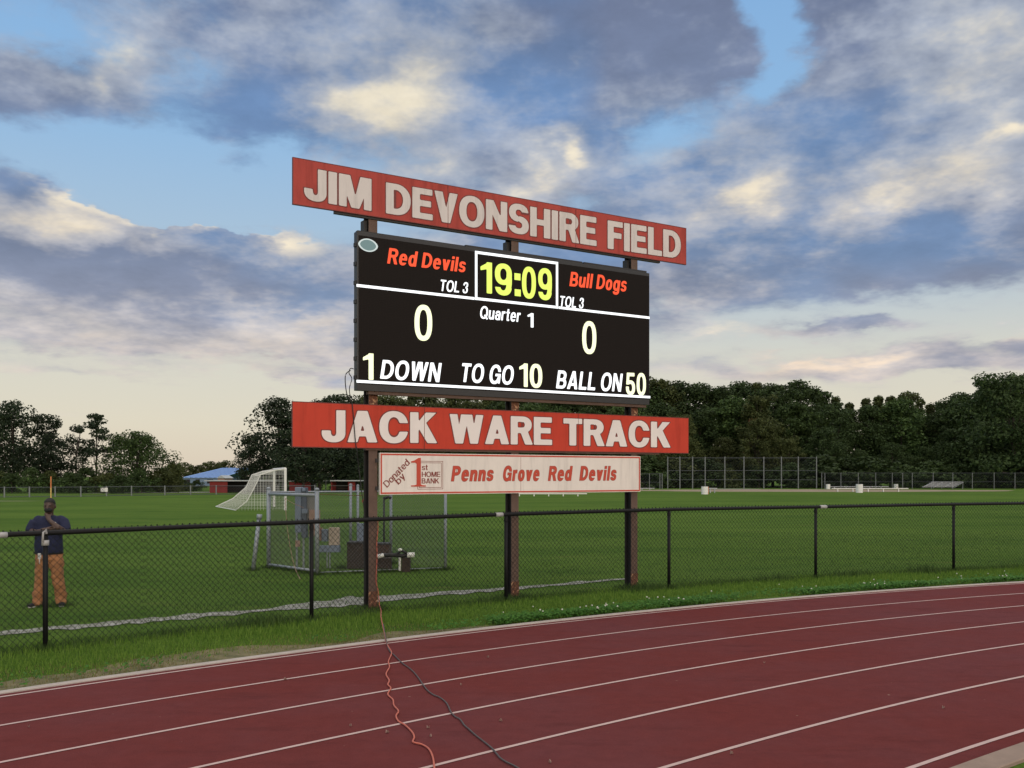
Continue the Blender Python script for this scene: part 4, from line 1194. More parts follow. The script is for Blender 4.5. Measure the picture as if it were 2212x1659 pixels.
# sawhorse with white-ended pipes
Yb = 20.75
ro = f5(1640, 1030, Yb)
r = empty('sawhorse', (ro.x, Yb, 0), 0, 'dark sawhorse carrying white ended pipes in front of the wooden box', 'sawhorse')
L5 = lambda x, y, dy=0.0: Vector((f5(x, y, Yb).x - ro.x, dy, max(0, f5(x, y, Yb).z)))
m = MB(); m.tube([L5(1395, 868), L5(1530, 850), L5(1660, 862), L5(1740, 850)], .045, 8); m.build('top_bar', M['black_and_shaded_steel'], r, smooth=True)
m = MB(); m.tube([L5(1395, 868, -.03), L5(1465, 852, -.03)], .045, 8); m.build('white_end', M['white_paint'], r)
m = MB(); m.tube([L5(1728, 852, -.03), L5(1808, 850, -.03)], .055, 8); m.build('white_end', M['white_paint'], r)
m = MB(); m.tube([L5(1600, 850, -.02), L5(1660, 800, -.02), L5(1720, 830, -.02)], .03, 8); m.build('bent_pipe', M['black_and_shaded_steel'], r)
m = MB(); m.sphere(L5(1645, 792, -.04), .042, (1.2, 1, .8)); m.build('white_end', M['white_paint'], r)
m = MB(); m.tube([L5(1640, 880), L5(1640, 1030)], .024, 8); m.build('leg', M['white_paint'], r)
m = MB(); a = L5(1658, 1030); c = L5(1752, 885); m.box(a.x, c.x, .0, .25, 0, c.z); m.build('support_block', M['old_wood'], r)
m = MB(); a = L5(1400, 1040); c = L5(1540, 890); m.box(a.x, c.x, .02, .25, 0, c.z); m.build('support_block', M['old_wood'], r)
# slack orange line from the cabinet to the ground
wp = [f5(350, 215, 21.0), f5(440, 270, 21.1), f5(560, 320, 21.2)]
c = MB(); c.tube(smooth_path(wp), .006, 5); tag(c.build('cord', M['box_tan'], smooth=True), 'short thin cord slung across the top of the electrical cabinet', 'cord')
wp = [f5(352, 215, 20.8), f5(365, 450, 20.75), f5(390, 650, 20.7), f5(430, 880, 20.6), f5(470, 1020, 20.3)]
ge = ground_at((620 + 520 / 4.608) / 1.1302, (1170 + 1135 / 4.608) / 1.1302); wp.append(Vector((ge[0], ge[1], .02)))
c = MB(); c.tube(smooth_path(wp), .006, 5); tag(c.build('cord', M['box_tan'], smooth=True), 'thin tan cord sagging down the left gate of the wire cage to the grass', 'cord')
# leaning post
gb = ground_at(545.4, 1232.4)
m = MB(); m.tube([(0, 0, -.1), (.135, .05, 1.16)], .045, 10); m.tube([(.133, .05, 1.13), (.142, .055, 1.24)], .058, 10)
o = m.build('leaning_post', M['galv'], smooth=True); o.location = (gb[0], gb[1], 0)
tag(o, 'short galvanised post leaning to the right, left of the wire cage', 'post')

# ------------------------------------------------------------------ football goal
NP = Vector((-13.65, 57.5, 0)); wd = Vector((-.328, .945, 0)).normalized(); bd = Vector((-.97, -.13, 0)).normalized()
GH, GW = 2.50, 7.32
g = empty('soccer_goal', NP, 0, 'white soccer goal with drooping net on the far grass at left', 'soccer goal')
for o_ in (Vector((0, 0, 0)), wd * GW):
    m = MB(); m.tube([o_ + Vector((0, 0, 0)), o_ + Vector((0, 0, GH))], .085, 10); m.build('goal_post', M['white_paint'], g)
m = MB(); m.tube([Vector((0, 0, GH)), wd * GW + Vector((0, 0, GH))], .085, 10); m.build('crossbar', M['white_paint'], g)
prof = [(0.0, GH), (0.75, GH - .12), (1.45, GH - .36), (1.85, GH * .52), (2.25, GH * .22), (2.9, 0.02)]
def net_pt(u, k, flare=0.0):
    i = min(int(k), len(prof) - 2); f = k - i
    d = prof[i][0] * (1 - f) + prof[i + 1][0] * f; z = prof[i][1] * (1 - f) + prof[i + 1][1] * f
    z -= .12 * math.sin(math.pi * u) * math.sin(math.pi * min(1, k / 2.5))
    d += .9 * u * max(0, k - 3) / 2
    return wd * (GW * u) + bd * d + Vector((0, 0, max(z, .02)))
m = MB()
for i in range(37):
    m.tube([net_pt(i / 36, k * .5) for k in range(11)], .0045, 3, cap=False)
for k in range(31):
    m.tube([net_pt(i / 12, k * 5 / 30) for i in range(13)], .0045, 3, cap=False)
m.build('net', M['white_net'], g, normals=False)
for u in (0, 1):
    m = MB()
    for k in range(1, 30):
        a = net_pt(u, k * 5 / 30); b_ = wd * (GW * u) + Vector((0, 0, min(a.z, GH)))
        m.tube([a, b_], .006, 3, cap=False)
    for k in range(1, 16):
        d = prof[-1][0] * k / 16
        z = 0
        for j in range(len(prof) - 1):
            if prof[j][0] <= d <= prof[j + 1][0]:
                f = (d - prof[j][0]) / (prof[j + 1][0] - prof[j][0]); z = prof[j][1] * (1 - f) + prof[j + 1][1] * f
        m.tube([wd * (GW * u) + bd * d, wd * (GW * u) + bd * d + Vector((0, 0, z))], .006, 3, cap=False)
    m.build('side_net', M['white_net'], g, normals=False)
for u in (0, 1):
    m = MB(); m.tube([net_pt(u, k * .5) for k in range(11)], .03, 6); m.build('net_support', M['white_paint'], g, smooth=True)
m = MB(); m.tube([net_pt(0, 5), net_pt(1, 5)], .03, 6); m.build('ground_bar', M['white_paint'], g)

# ------------------------------------------------------------------ far fences, dugouts, building, poles
def far_fence(label, pts, h, post_r, pitch, wire, rails, group=None, post_mat='galv_far', wire_mat='wire_far', spacing=None, posts=None, name='chain_link_fence'):
    base = Vector((pts[0][0], pts[0][1], 0))
    r = empty(name, base, 0, label, 'backstop' if name == 'backstop' else 'fence', group)
    P = [Vector((p[0], p[1], 0)) - base for p in pts]
    ps = posts
    if ps is None:
        ps = []
        for a, c in zip(P[:-1], P[1:]):
            n = max(1, round((c - a).length / spacing))
            ps += [a.lerp(c, i / n) for i in range(n)]
        ps.append(P[-1])
    else:
        ps = [Vector((p[0], p[1], 0)) - base for p in ps]
    for p in ps:
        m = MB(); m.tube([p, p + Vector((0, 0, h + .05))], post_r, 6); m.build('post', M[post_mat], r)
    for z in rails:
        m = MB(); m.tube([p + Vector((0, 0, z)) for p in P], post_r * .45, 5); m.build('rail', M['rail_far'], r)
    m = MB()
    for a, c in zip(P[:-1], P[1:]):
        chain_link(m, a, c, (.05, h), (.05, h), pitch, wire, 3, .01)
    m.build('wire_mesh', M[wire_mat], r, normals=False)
    return r
left_posts = [(-60, 1074), (9.5, 1074.5), (63.5, 1074), (119, 1073.5), (174.5, 1073), (230, 1072), (284, 1071), (356, 1070), (411.5, 1069), (467, 1068.5), (530, 1068), (600, 1067.5), (680, 1067)]
lp = [ground_at(*p) for p in left_posts]
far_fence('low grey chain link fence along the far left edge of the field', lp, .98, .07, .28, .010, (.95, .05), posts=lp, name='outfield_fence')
# small white notice on it
a = point_at(225, 1058, ground_at(225, 1072)[1] - .12)
m = MB(); m.box(-.35, .35, 0, .03, -.2, .2); o = m.build('notice_board', M['white_paint'], bevel=.004); o.location = a
tag(o, 'small white notice hung on the low far left fence', 'notice')
# foul pole
gb = ground_at(110, 1076.0)
r = empty('foul_pole', (gb[0], gb[1], 0), 0, 'slim orange and yellow foul pole behind the standing man', 'pole')
m = MB(); m.tube([(0, 0, 0), (0, 0, .95)], .055, 8); m.build('lower_pole', M['pole_yellow'], r)
m = MB(); m.tube([(0, 0, .951), (0, 0, 2.0)], .055, 8); m.build('upper_pole', M['pole_orange'], r)

# blue roofed building
Yd = 190.0
def f6(x, y, Y): return point_at((x / 3.95) / 1.1302, (1120 + y / 3.95) / 1.1302, Y)
r0 = f6(1740, 183, Yd); r1 = f6(2110, 183, Yd); rt = f6(1860, 97, Yd + 9)
r = empty('farm_building', (r0.x, Yd, 0), 0, 'low building with metal roof painted sky-reflection blue between the far left trees', 'building')
Lx = r1.x - r0.x; ez = r0.z; tz = rt.z
m = MB(); m.box(.25, Lx - .2, .3, 17.5, 0, ez - .02); m.build('wall', M['blue_wall'], r)
m = MB()
m.quad([(0, 0, ez), (Lx, 0, ez), (Lx + 5.3, 9, tz + .2), (5.6, 9, tz + .2)]); m.quad([(5.6, 9, tz + .2), (Lx + 5.3, 9, tz + .2), (Lx, 18, ez), (0, 18, ez)])
m.quad([(0, 0, ez), (5.6, 9, tz + .2), (0, 18, ez)][:3] + []) if False else m.bm.faces.new([m.bm.verts.new(p) for p in ((0, 0, ez), (5.6, 9, tz + .2), (0, 18, ez))])
m.bm.faces.new([m.bm.verts.new(p) for p in ((Lx, 0, ez), (Lx, 18, ez), (Lx + 5.3, 9, tz + .2))])
rf = m.build('roof', M['sky_tinted_roof'], r)
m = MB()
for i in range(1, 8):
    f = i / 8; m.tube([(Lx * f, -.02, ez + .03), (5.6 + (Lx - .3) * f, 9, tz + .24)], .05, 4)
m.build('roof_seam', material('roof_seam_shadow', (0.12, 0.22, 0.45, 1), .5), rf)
for i, (xa, xb) in enumerate(((1.0, 2.6), (4.2, 5.4), (7.5, 9.2))):
    m = MB(); m.box(xa * Lx / 11, xb * Lx / 11, .25, .31, .5, ez - .35); m.build('window', M['dark_inside'], r)
for (xa, xb, ya, yb, Y, lab) in ((1160, 1350, 198, 240, 185, 'pale shed wall glimpsed under the round left tree'), (2100, 2165, 172, 200, 175, 'tan shed gable beside the blue roofed building')):
    a = f6(xa, yb, Y); c = f6(xb, ya, Y)
    r = empty('shed', (a.x, Y, 0), 0, lab, 'shed')
    w_ = c.x - a.x
    m = MB(); m.box(0, w_, 0, 5, 0, c.z - .3); m.build('wall', M['box_beige'] if Y > 180 else M['box_tan'], r)  # one shed beige, the other tan
    m = MB(); m.prism([(-.2, c.z - .3), (w_ + .2, c.z - .3), (w_ * .5, c.z + .25)], -.2, 5.2); m.build('roof', M['pale_metal'], r)

# red dugouts
def dugout(xl, xr, yt, yb, ends, label, D=3.0, roof_over=.5):
    a = ground_at(xl, yb); Y = a[1]; c = point_at(xr, yt, Y)
    w_ = c.x - a[0]; h = c.z
    r = empty('dugout', (a[0], Y, 0), 0, label, 'dugout')
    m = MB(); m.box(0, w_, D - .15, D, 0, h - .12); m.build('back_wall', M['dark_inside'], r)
    for e in ends:
        m = MB()
        if e == 'L': m.box(0, .12, 0, D - .16, 0, h - .12)
        elif e == 'R': m.box(w_ - .12, w_, 0, D - .16, 0, h - .12)
        elif e == 'FL': m.box(0, w_ * .28, -.02, .1, 0, h - .14)
        elif e == 'F': m.box(0, w_, -.02, .1, 0, h - .14)
        elif e == 'FR': m.box(w_ * .7, w_, .4, .5, 0, h - .14)
        m.build('side_wall', M['red_wall'], r)
    m = MB(); m.box(-roof_over, w_ + roof_over, -roof_over, D + .3, h - .11, h); m.build('roof', M['pale_metal'], r)
    m = MB(); m.box(.4, w_ - .4, D - .7, D - .3, .38, .45); m.build('bench', M['old_wood'], r)
    m = MB(); m.tube([(0, -.1, h * .55), (w_, -.1, h * .55)], .03, 5); m.build('front_rail', M['galv_far'], r)
    return r
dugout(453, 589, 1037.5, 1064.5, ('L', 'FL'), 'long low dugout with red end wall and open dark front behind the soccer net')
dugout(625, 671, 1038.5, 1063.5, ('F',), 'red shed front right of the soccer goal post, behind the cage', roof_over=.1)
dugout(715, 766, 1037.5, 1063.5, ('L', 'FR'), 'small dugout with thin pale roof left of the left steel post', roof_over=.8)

# left backstop, tall frame of rails
def frame_fence(label, name, xs, y_top, y_base, Yoff=0, rails=(1.0, .66, .33), pitch=.45, wire=.012, post_r=.07, group=None):
    p = [ground_at(x, y_base) for x in xs]
    h = EYE - (y_top - HORIZON) / FP * p[0][1]
    return far_fence(label, p, h, post_r, pitch, wire, [h * k for k in rails], posts=p, name=name, group=group)
def x7(x): return (540 + x / 6.144) / 1.1302
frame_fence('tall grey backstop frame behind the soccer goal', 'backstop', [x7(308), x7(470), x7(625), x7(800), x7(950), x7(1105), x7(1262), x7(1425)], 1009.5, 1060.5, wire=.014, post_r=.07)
frame_fence('narrow angled backstop wing beside the left tall backstop', 'backstop', [x7(1432), x7(1492), x7(1570), x7(1648)], 1008.5, 1059.5, wire=.014, post_r=.07)
def x8(x): return (1560 + x / 2.353) / 1.1302
def y8(y): return (1080 + y / 2.353) / 1.1302
frame_fence('tall wide backstop of slim grey posts in front of the right woods', 'backstop', [x8(v) for v in (165, 235, 308, 380, 493, 603, 717, 818, 915, 1020)], y8(84), y8(266), rails=(.97, .57, .28), post_r=.085, wire=.010)
frame_fence('lower grey backstop wing beside the sponsor sign', 'backstop', [x8(v) for v in (-190, -100, 5, 60, 120, 133)], y8(181), y8(268), rails=(1.0, .45), post_r=.06, wire=.014)
frame_fence('long dark fence with mid rail at the foot of the right woods', 'boundary_fence', [x8(v) for v in (1050, 1068, 1160, 1260, 1360, 1455, 1515, 1570, 1690, 1803, 1915, 2040, 2160, 2290, 2420)], y8(176), y8(268), rails=(1.0, .45), post_r=.05, wire=.013, pitch=.4)

def barrel(px, py, h, w, label):
    a = ground_at(px, py)
    r = empty('barrel', (a[0], a[1], 0), 0, label, 'barrel', 'white barrels on the far ball field')
    m = MB()
    prof_ = [(w * .5, 0), (w * .5, h * .3), (w * .53, h * .32), (w * .5, h * .34), (w * .5, h * .64), (w * .53, h * .66), (w * .5, h * .68), (w * .5, h * .98), (w * .47, h)]
    n = 16; rings = []
    for (rr, z) in prof_:
        rings.append([m.bm.verts.new((rr * math.cos(2 * math.pi * k / n), rr * math.sin(2 * math.pi * k / n), z)) for k in range(n)])
    for q0, q1 in zip(rings[:-1], rings[1:]):
        for k in range(n): m.bm.faces.new([q0[k], q0[(k + 1) % n], q1[(k + 1) % n], q1[k]])
    m.bm.faces.new(rings[-1]); m.build('drum', M['white_paint'], r, smooth=False)
    m = MB(); m.tube([(0, 0, h), (0, 0, h + .03)], w * .49, 16); m.build('rim', M['galv_far'], r)
    return r, h, w
b1, h_, w_ = barrel(x8(378), y8(298), .86, .78, 'white barrel with an orange stripe, left of the pitching mound')
m = MB(); m.tube([(w_ * .18, 0, .02), (w_ * .18, 0, h_ - .02)], w_ * .36, 14); m.build('orange_stripe', M['pole_orange'], b1)
barrel(x8(1086), y8(268), .74, .66, 'small white barrel at the left end of the long bench')
barrel(x8(1266), y8(289), 1.03, .82, 'largest white barrel standing in front of the long bench')
barrel(x8(1476), y8(266), .72, .68, 'white barrel near the right end of the long bench')
def bench(xa, xb, yt, yb, legs, label, mat='white_paint', grp='white benches on the far ball field'):
    a = ground_at(xa, yb); Y = a[1]; c = point_at(xb, yt, Y); L = c.x - a[0]; h = c.z
    r = empty('team_bench', (a[0], Y, 0), 0, label, 'bench', grp)
    m = MB(); m.box(0, L, 0, .35, h - .09, h); m.build('seat', M[mat], r)
    for k in range(legs):
        x = L * (k + .35) / legs; q = MB(); q.box(x, x + .1, .05, .3, 0, h - .09); q.build('leg', M[mat], r)
    return r
bench(x8(1110), x8(1548), y8(263), y8(284), 5, 'long white bench in front, beside the largest white barrel')
bench(x8(1100), x8(1435), y8(253), y8(268), 5, 'second white bench farther back along the dark boundary fence', 'aluminium')
bench(x8(400), x8(450), y8(262), y8(290), 2, 'short grey bench right beside the orange striped barrel', 'aluminium')
bench(1110, 1268, 1065.5, 1072, 5, 'low white bench seen beneath the sponsor sign')
bench(x8(0), x8(90), y8(262), y8(274), 2, 'pale bench by the backstop wing near the right steel post', 'aluminium')
# bleachers
a = ground_at(x8(1630), y8(270)); Y = a[1]
c = point_at(x8(1812), y8(230), Y); L = c.x - a[0]
r = empty('bleachers', (a[0], Y, 0), 0, 'small silver bleachers with rows of planks near the right woods', 'bleachers')
for k in range(5):
    z = .35 + k * (c.z - .35) / 4 * 1.0
    m = MB(); m.box(k * .6, L + k * .6, k * .6, k * .6 + .3, z, z + .07); m.build('seat_plank', M['aluminium'], r)
for k in range(4):
    x = L * k / 3; m = MB(); m.tube([(x, 0, .3), (x + 2.6, 2.6, c.z)], .05, 5); m.tube([(x + 2.4, 2.5, 0), (x + 2.5, 2.55, c.z)], .05, 5); m.build('support_frame', M['galv_far'], r)

# ------------------------------------------------------------------ trees
def crown_mesh(name, mat, kind, H, W, seed, leaf, clumps, per, base=0.28):
    """crown of many small leaf faces gathered in ragged clumps; returns (mesh, clump centres)"""
    q = random.Random(seed)
    cs = []
    tries = 0
    while len(cs) < clumps and tries < 4000:
        tries += 1
        f = q.random()
        z = H * (base + (1 - base) * f)
        if kind == 'round': prof = math.sin(math.pi * min(1, (f * 0.86 + 0.12))) ** 0.6
        elif kind == 'tall': prof = (1 - abs(f - 0.42) * 1.15) if f > 0.1 else 0.45
        elif kind == 'pine': prof = max(0.12, (1 - f) ** 0.7 * (0.5 + 0.5 * (math.sin(f * 26 + seed) > -0.2)))
        elif kind == 'cone': prof = max(0.06, (1 - f) ** 0.85)
        elif kind == 'spread': prof = 0.55 + 0.45 * math.sin(math.pi * min(1, f + .15))
        else: prof = math.sqrt(max(0.05, 1 - f * f))
        a = q.uniform(0, 2 * math.pi)
        lump = 1 + 0.28 * math.sin(a * 3 + seed) + 0.18 * math.sin(a * 5 + f * 9 + seed * 2)
        r = W / 2 * prof * lump * (q.random() ** 0.42)
        cs.append((Vector((r * math.cos(a), r * math.sin(a), z)), W * q.uniform(.10, .19) * (0.75 + 0.4 * (1 - f))))
    verts, faces = [], []
    for c, cr in cs:
        flatz = 0.45 if kind in ('pine', 'spread') else 0.72
        for i in range(int(per * q.uniform(.6, 1.4))):
            d = Vector((q.gauss(0, 1), q.gauss(0, 1), q.gauss(0, 1))).normalized()
            rad = cr * (0.55 + 0.6 * q.random() ** 0.8)
            p = c + Vector((d.x * rad, d.y * rad, d.z * rad * flatz))
            if p.z < 0.1: continue
            nrm = (d * 0.7 + Vector((0, 0, .45)) + Vector((q.gauss(0, .55), q.gauss(0, .55), q.gauss(0, .55)))).normalized()
            e1 = nrm.orthogonal().normalized(); e1.rotate(Matrix.Rotation(q.uniform(0, 6.28), 3, nrm)); e2 = nrm.cross(e1)
            s = leaf * q.uniform(.55, 1.35); s2 = s * q.uniform(.45, .8)
            k = len(verts)
            verts += [tuple(p - e1 * s), tuple(p - e2 * s2 + e1 * s * .1), tuple(p + e1 * s), tuple(p + e2 * s2)]
            faces.append((k, k + 1, k + 2, k + 3))
    me = bpy.data.meshes.new(name); me.from_pydata(verts, [], faces); me.materials.append(mat)
    return me, cs

def trunk_mesh(H, r, cs, seed, limbs=12, top=0.8):
    q = random.Random(seed + 99); m = MB()
    pts = [Vector((math.sin(i * 1.3 + seed) * .02 * H * i / 6 * .5, math.cos(i * 1.7 + seed) * .015 * H * i / 6 * .5, -0.2 + (H * top + .2) * i / 6)) for i in range(7)]
    m.tube(pts, [r * (1.25 if i == 0 else 1 - .12 * i) for i in range(7)], 7)
    for c, cr in q.sample(cs, min(limbs, len(cs))):
        z0 = max(H * .15, c.z * q.uniform(.5, .75)); i = min(5, int((z0 + .2) / (H * top + .2) * 6))
        s = pts[i]
        mid = s.lerp(c, .5) + Vector((0, 0, -.02 * H))
        m.tube([s, mid, c], [r * .4, r * .26, r * .1], 5)
    bmesh.ops.recalc_face_normals(m.bm, faces=m.bm.faces[:])
    me = bpy.data.meshes.new('trunk'); m.bm.to_mesh(me); m.bm.free(); me.materials.append(M['bark'])
    return me

TREE = {}
def tree_kind(key, mat, kind, H, W, seed, leaf, clumps, per, base=.28, r=.22, limbs=12, top=.8):
    cm, cs = crown_mesh('crown', M[mat], kind, H, W, seed, leaf, clumps, per, base)
    TREE[key] = (cm, trunk_mesh(H, r, cs, seed, limbs, top), H, W)
tree_kind('woods_dark', 'leaf_dark', 'tall', 18, 9.5, 3, .23, 120, 120, .10)
tree_kind('woods_dark2', 'leaf_dark', 'round', 18, 11, 11, .23, 120, 120, .12)
tree_kind('woods_olive', 'leaf_olive', 'tall', 18, 9.5, 5, .23, 120, 120, .10)
tree_kind('woods_olive2', 'leaf_olive', 'round', 18, 10, 17, .23, 120, 120, .10)
tree_kind('woods_green', 'leaf_green', 'round', 18, 10, 8, .23, 120, 120, .10)
tree_kind('woods_spire', 'leaf_olive', 'cone', 18, 6.5, 21, .24, 100, 85, .06)
tree_kind('autumn', 'leaf_autumn', 'tall', 12, 6, 4, .28, 45, 80, .25)
tree_kind('spread', 'leaf_dark', 'spread', 15, 16, 6, .24, 130, 110, .16, r=.3, limbs=22)
tree_kind('open', 'leaf_pine', 'round', 11, 9, 12, .17, 70, 130, .22, r=.2, limbs=20)
tree_kind('open2', 'leaf_pine', 'tall', 11, 7.5, 14, .17, 60, 130, .16, r=.18, limbs=20)
tree_kind('thin', 'leaf_pine', 'tall', 10, 4.5, 22, .16, 30, 70, .25, r=.12, limbs=14)
tree_kind('pine', 'leaf_pine', 'pine', 10, 6.5, 31, .17, 26, 100, .48, r=.15, limbs=14, top=.9)
tree_kind('round', 'leaf_green', 'round', 9, 9.5, 41, .17, 90, 120, .12, r=.2, limbs=16)
tree_kind('shrub', 'leaf_dark', 'dome', 3.2, 4.6, 51, .13, 40, 80, .02, r=.08, limbs=6, top=.5)
tree_kind('shrub_olive', 'leaf_olive', 'dome', 4.2, 5.5, 52, .16, 40, 80, .02, r=.08, limbs=6, top=.5)
tree_kind('far', 'leaf_olive', 'round', 8, 9, 61, .3, 40, 60, .05, r=.2, limbs=4)

def plant(key, px, ytop, Y, label, cat, group, name='broadleaf_tree', wscale=1.0, rot=None):
    cm, tm, H, W = TREE[key]
    h = EYE - (ytop - HORIZON) / FP * Y
    s = h / H
    r = empty(name, ((px - PW / 2) / FP * Y, Y, 0), rot if rot is not None else rnd.uniform(0, 6.28), label, cat, group)
    r.scale = (s * wscale, s * wscale, s)
    c = bpy.data.objects.new('crown', cm); COL.objects.link(c); c.parent = r
    t = bpy.data.objects.new('trunk', tm); COL.objects.link(t); t.parent = r
    return r

# left hand trees
LG = 'trees along the left edge of the field'
for (key, px, yt, Y, ws, lab, nm) in (
    ('open', 30, 874, 122, 1.0, 'tall dark leafy tree at the far left edge of the photo', 'broadleaf_tree'),
    ('open2', 104, 903, 120, 1.1, 'dark leafy tree just right of the tallest left edge tree', 'broadleaf_tree'),
    ('open2', -45, 890, 124, 1.0, 'dark tree cut off by the left edge of the photo', 'broadleaf_tree'),
    ('thin', 166, 919, 119, 1.0, 'slender sparse tree between the dark left trees and the tall pine', 'broadleaf_tree'),
    ('pine', 208, 899, 121, 1.0, 'tall open pine with bare trunk and tufted top', 'pine_tree'),
    ('round', 296, 938, 118, 1.0, 'round green tree left of the blue roofed building', 'broadleaf_tree'),
    ('thin', 246, 962, 122, 1.2, 'small dark tree tucked between the pine and the round green tree', 'broadleaf_tree'),
    ('shrub_olive', 374, 1003, 121, .8, 'small dull tree at the right foot of the round green tree', 'broadleaf_tree'),
    ('open2', 540, 944, 124, .95, 'low dark tree leaning out over the blue roofed building', 'broadleaf_tree'),
    ('open', 600, 866, 126, 1.15, 'tall dark tree beside the left end of the red signs', 'broadleaf_tree'),
    ('open', 690, 872, 130, 1.1, 'dark gappy tree behind the left part of the bright red sign', 'broadleaf_tree'),
    ('open2', 655, 905, 118, 1.2, 'gappy tree showing under the left end of the bright red sign', 'broadleaf_tree'),
    ('open2', 745, 862, 134, 1.3, 'dark tree top behind the lower left corner of the scoreboard', 'broadleaf_tree')):
    plant(key, px, yt, Y, lab, 'tree', LG, nm, ws)
ORD = ['first', 'second', 'third', 'fourth', 'fifth', 'sixth', 'seventh', 'eighth', 'ninth', 'tenth', 'eleventh', 'twelfth', 'thirteenth', 'fourteenth', 'fifteenth',
       'sixteenth', 'seventeenth', 'eighteenth', 'nineteenth', 'twentieth', 'twenty first', 'twenty second', 'twenty third', 'twenty fourth', 'twenty fifth', 'twenty sixth', 'twenty seventh', 'twenty eighth', 'twenty ninth', 'thirtieth', 'thirty first', 'thirty second', 'thirty third']
x = -20; i = 0
while x < 350:
    plant('shrub' if i % 3 else 'shrub_olive', x, 1022 + rnd.uniform(-14, 8), 114 + rnd.uniform(-3, 4), f'dark shrub behind the low left fence, {ORD[i]} from the left edge', 'shrub', 'shrubs behind the low left fence', 'shrub', rnd.uniform(.9, 1.4))
    x += rnd.uniform(34, 48); i += 1
for i, (px, yt) in enumerate(((358, 1030), (392, 1038), (425, 1040), (555, 1022), (610, 1018), (680, 1018), (740, 1012))):
    plant('shrub', px, yt, 128 if i < 3 else 136, f'low bush behind the dugouts and backstop, {ORD[i]} from the left', 'bush', 'bushes behind the dugouts', 'bush', 1.5)
for i, px in enumerate((372, 398, 428, 455, 486)):
    plant('far', px, (1004, 1000, 1006, 998, 996)[i], 260, f'hazy distant tree above the blue roofed building, {ORD[i]} from the left', 'tree', 'distant trees above the blue roofed building', 'broadleaf_tree', 1.2)

# woods on the right
PROF = [(740, 862), (800, 850), (900, 850), (1100, 848), (1300, 840), (1407, 820), (1450, 826), (1507, 836), (1560, 843), (1627, 827), (1700, 833), (1750, 845), (1787, 840), (1812, 866), (1847, 848), (1900, 856), (1951, 847), (2000, 862), (2040, 872), (2087, 842), (2150, 828), (2212, 822), (2400, 812)]
def prof(px):
    for (a, ya), (b, yb) in zip(PROF[:-1], PROF[1:]):
        if a <= px <= b: return ya + (yb - ya) * (px - a) / (b - a)
    return PROF[-1][1]
def where(px):
    return ('behind the scoreboard left half' if px < 1100 else 'behind the scoreboard right half' if px < 1400 else
            'above the wide backstop left half' if px < 1600 else 'above the wide backstop right half' if px < 1790 else 'above the long white bench' if px < 1960 else
            'above the silver bleachers' if px < 2090 else 'at the right edge of the photo')
WG = 'trees of the woods on the right'
count = {}
KIND = {'woods_dark': 'tall dark pointed tree', 'woods_dark2': 'dark rounded tree', 'woods_olive': 'olive pointed tree', 'woods_olive2': 'olive rounded tree', 'woods_green': 'greener rounded tree', 'woods_spire': 'narrow spire tree'}
rows = []
x = 780
while x < 2330:                     # back row, sets the skyline
    if x < 1330: k = rnd.choice(['woods_dark', 'woods_dark2', 'woods_olive2'])
    elif x < 1560: k = rnd.choice(['woods_olive', 'woods_olive2', 'woods_dark2'])
    elif x < 1800: k = rnd.choice(['woods_dark', 'woods_olive', 'woods_olive2', 'woods_dark2'])
    elif x < 1990: k = 'woods_spire' if x < 1940 else 'woods_olive'
    else: k = rnd.choice(['woods_olive', 'woods_dark2'])
    if rnd.random() < .22: k = 'woods_spire'
    rows.append((k, x, prof(x) + rnd.uniform(-7, 11), 186 + rnd.uniform(-5, 5), '', 'in back row'))
    x += rnd.uniform(26, 38) if k == 'woods_spire' else rnd.uniform(38, 54)
x = 800
while x < 2330:                     # middle row
    k = rnd.choice(['woods_olive', 'woods_olive2', 'woods_green', 'woods_green', 'woods_dark'] if x < 1720 else ['woods_dark', 'woods_dark2', 'woods_dark2', 'woods_green'])
    rows.append((k, x, prof(x) + rnd.uniform(14, 52), 174 + rnd.uniform(-3, 3), '', 'in middle row'))
    x += rnd.uniform(58, 84)
x = 770
while x < 2330:                     # front row, foliage down to the ground
    k = rnd.choice(['woods_olive2', 'woods_olive', 'woods_dark2', 'woods_green'] if x < 1720 else ['woods_dark2', 'woods_dark2', 'woods_dark'])
    rows.append((k, x, prof(x) + rnd.uniform(70, 125), 165 + rnd.uniform(-2, 2), '', 'in front row'))
    x += rnd.uniform(62, 92)
for (k, x, yt, Y, size, row) in rows:
    lab = f'{KIND[k]} {row} {where(x)}'
    n = count.get(lab, 0); count[lab] = n + 1
    if n: lab = f'{ORD[n]} {lab}'
    plant(k, x, yt, Y, lab, 'tree', WG, 'broadleaf_tree', 1.15 if k != 'woods_spire' else 1.0)
plant('autumn', 1632, 906, 168.5, 'small orange autumn tree above the tall wide backstop', 'tree', WG, 'broadleaf_tree', .7)
plant('spread', 2190, 822, 158.5, 'large dark spreading tree at the right edge of the photo', 'tree', WG, 'broadleaf_tree', 1.0)
x = 790; i = 0
while x < 2330:
    plant('shrub_olive' if i % 2 and x < 1700 else 'shrub', x, 1006 + rnd.uniform(-16, 12), 159.5 + rnd.uniform(-1, 1), f'dark undergrowth bush at the foot of the right woods, {ORD[i]} from the left', 'bush', 'undergrowth at the foot of the right woods', 'bush', rnd.uniform(1.2, 1.9))
    x += rnd.uniform(50, 66); i += 1

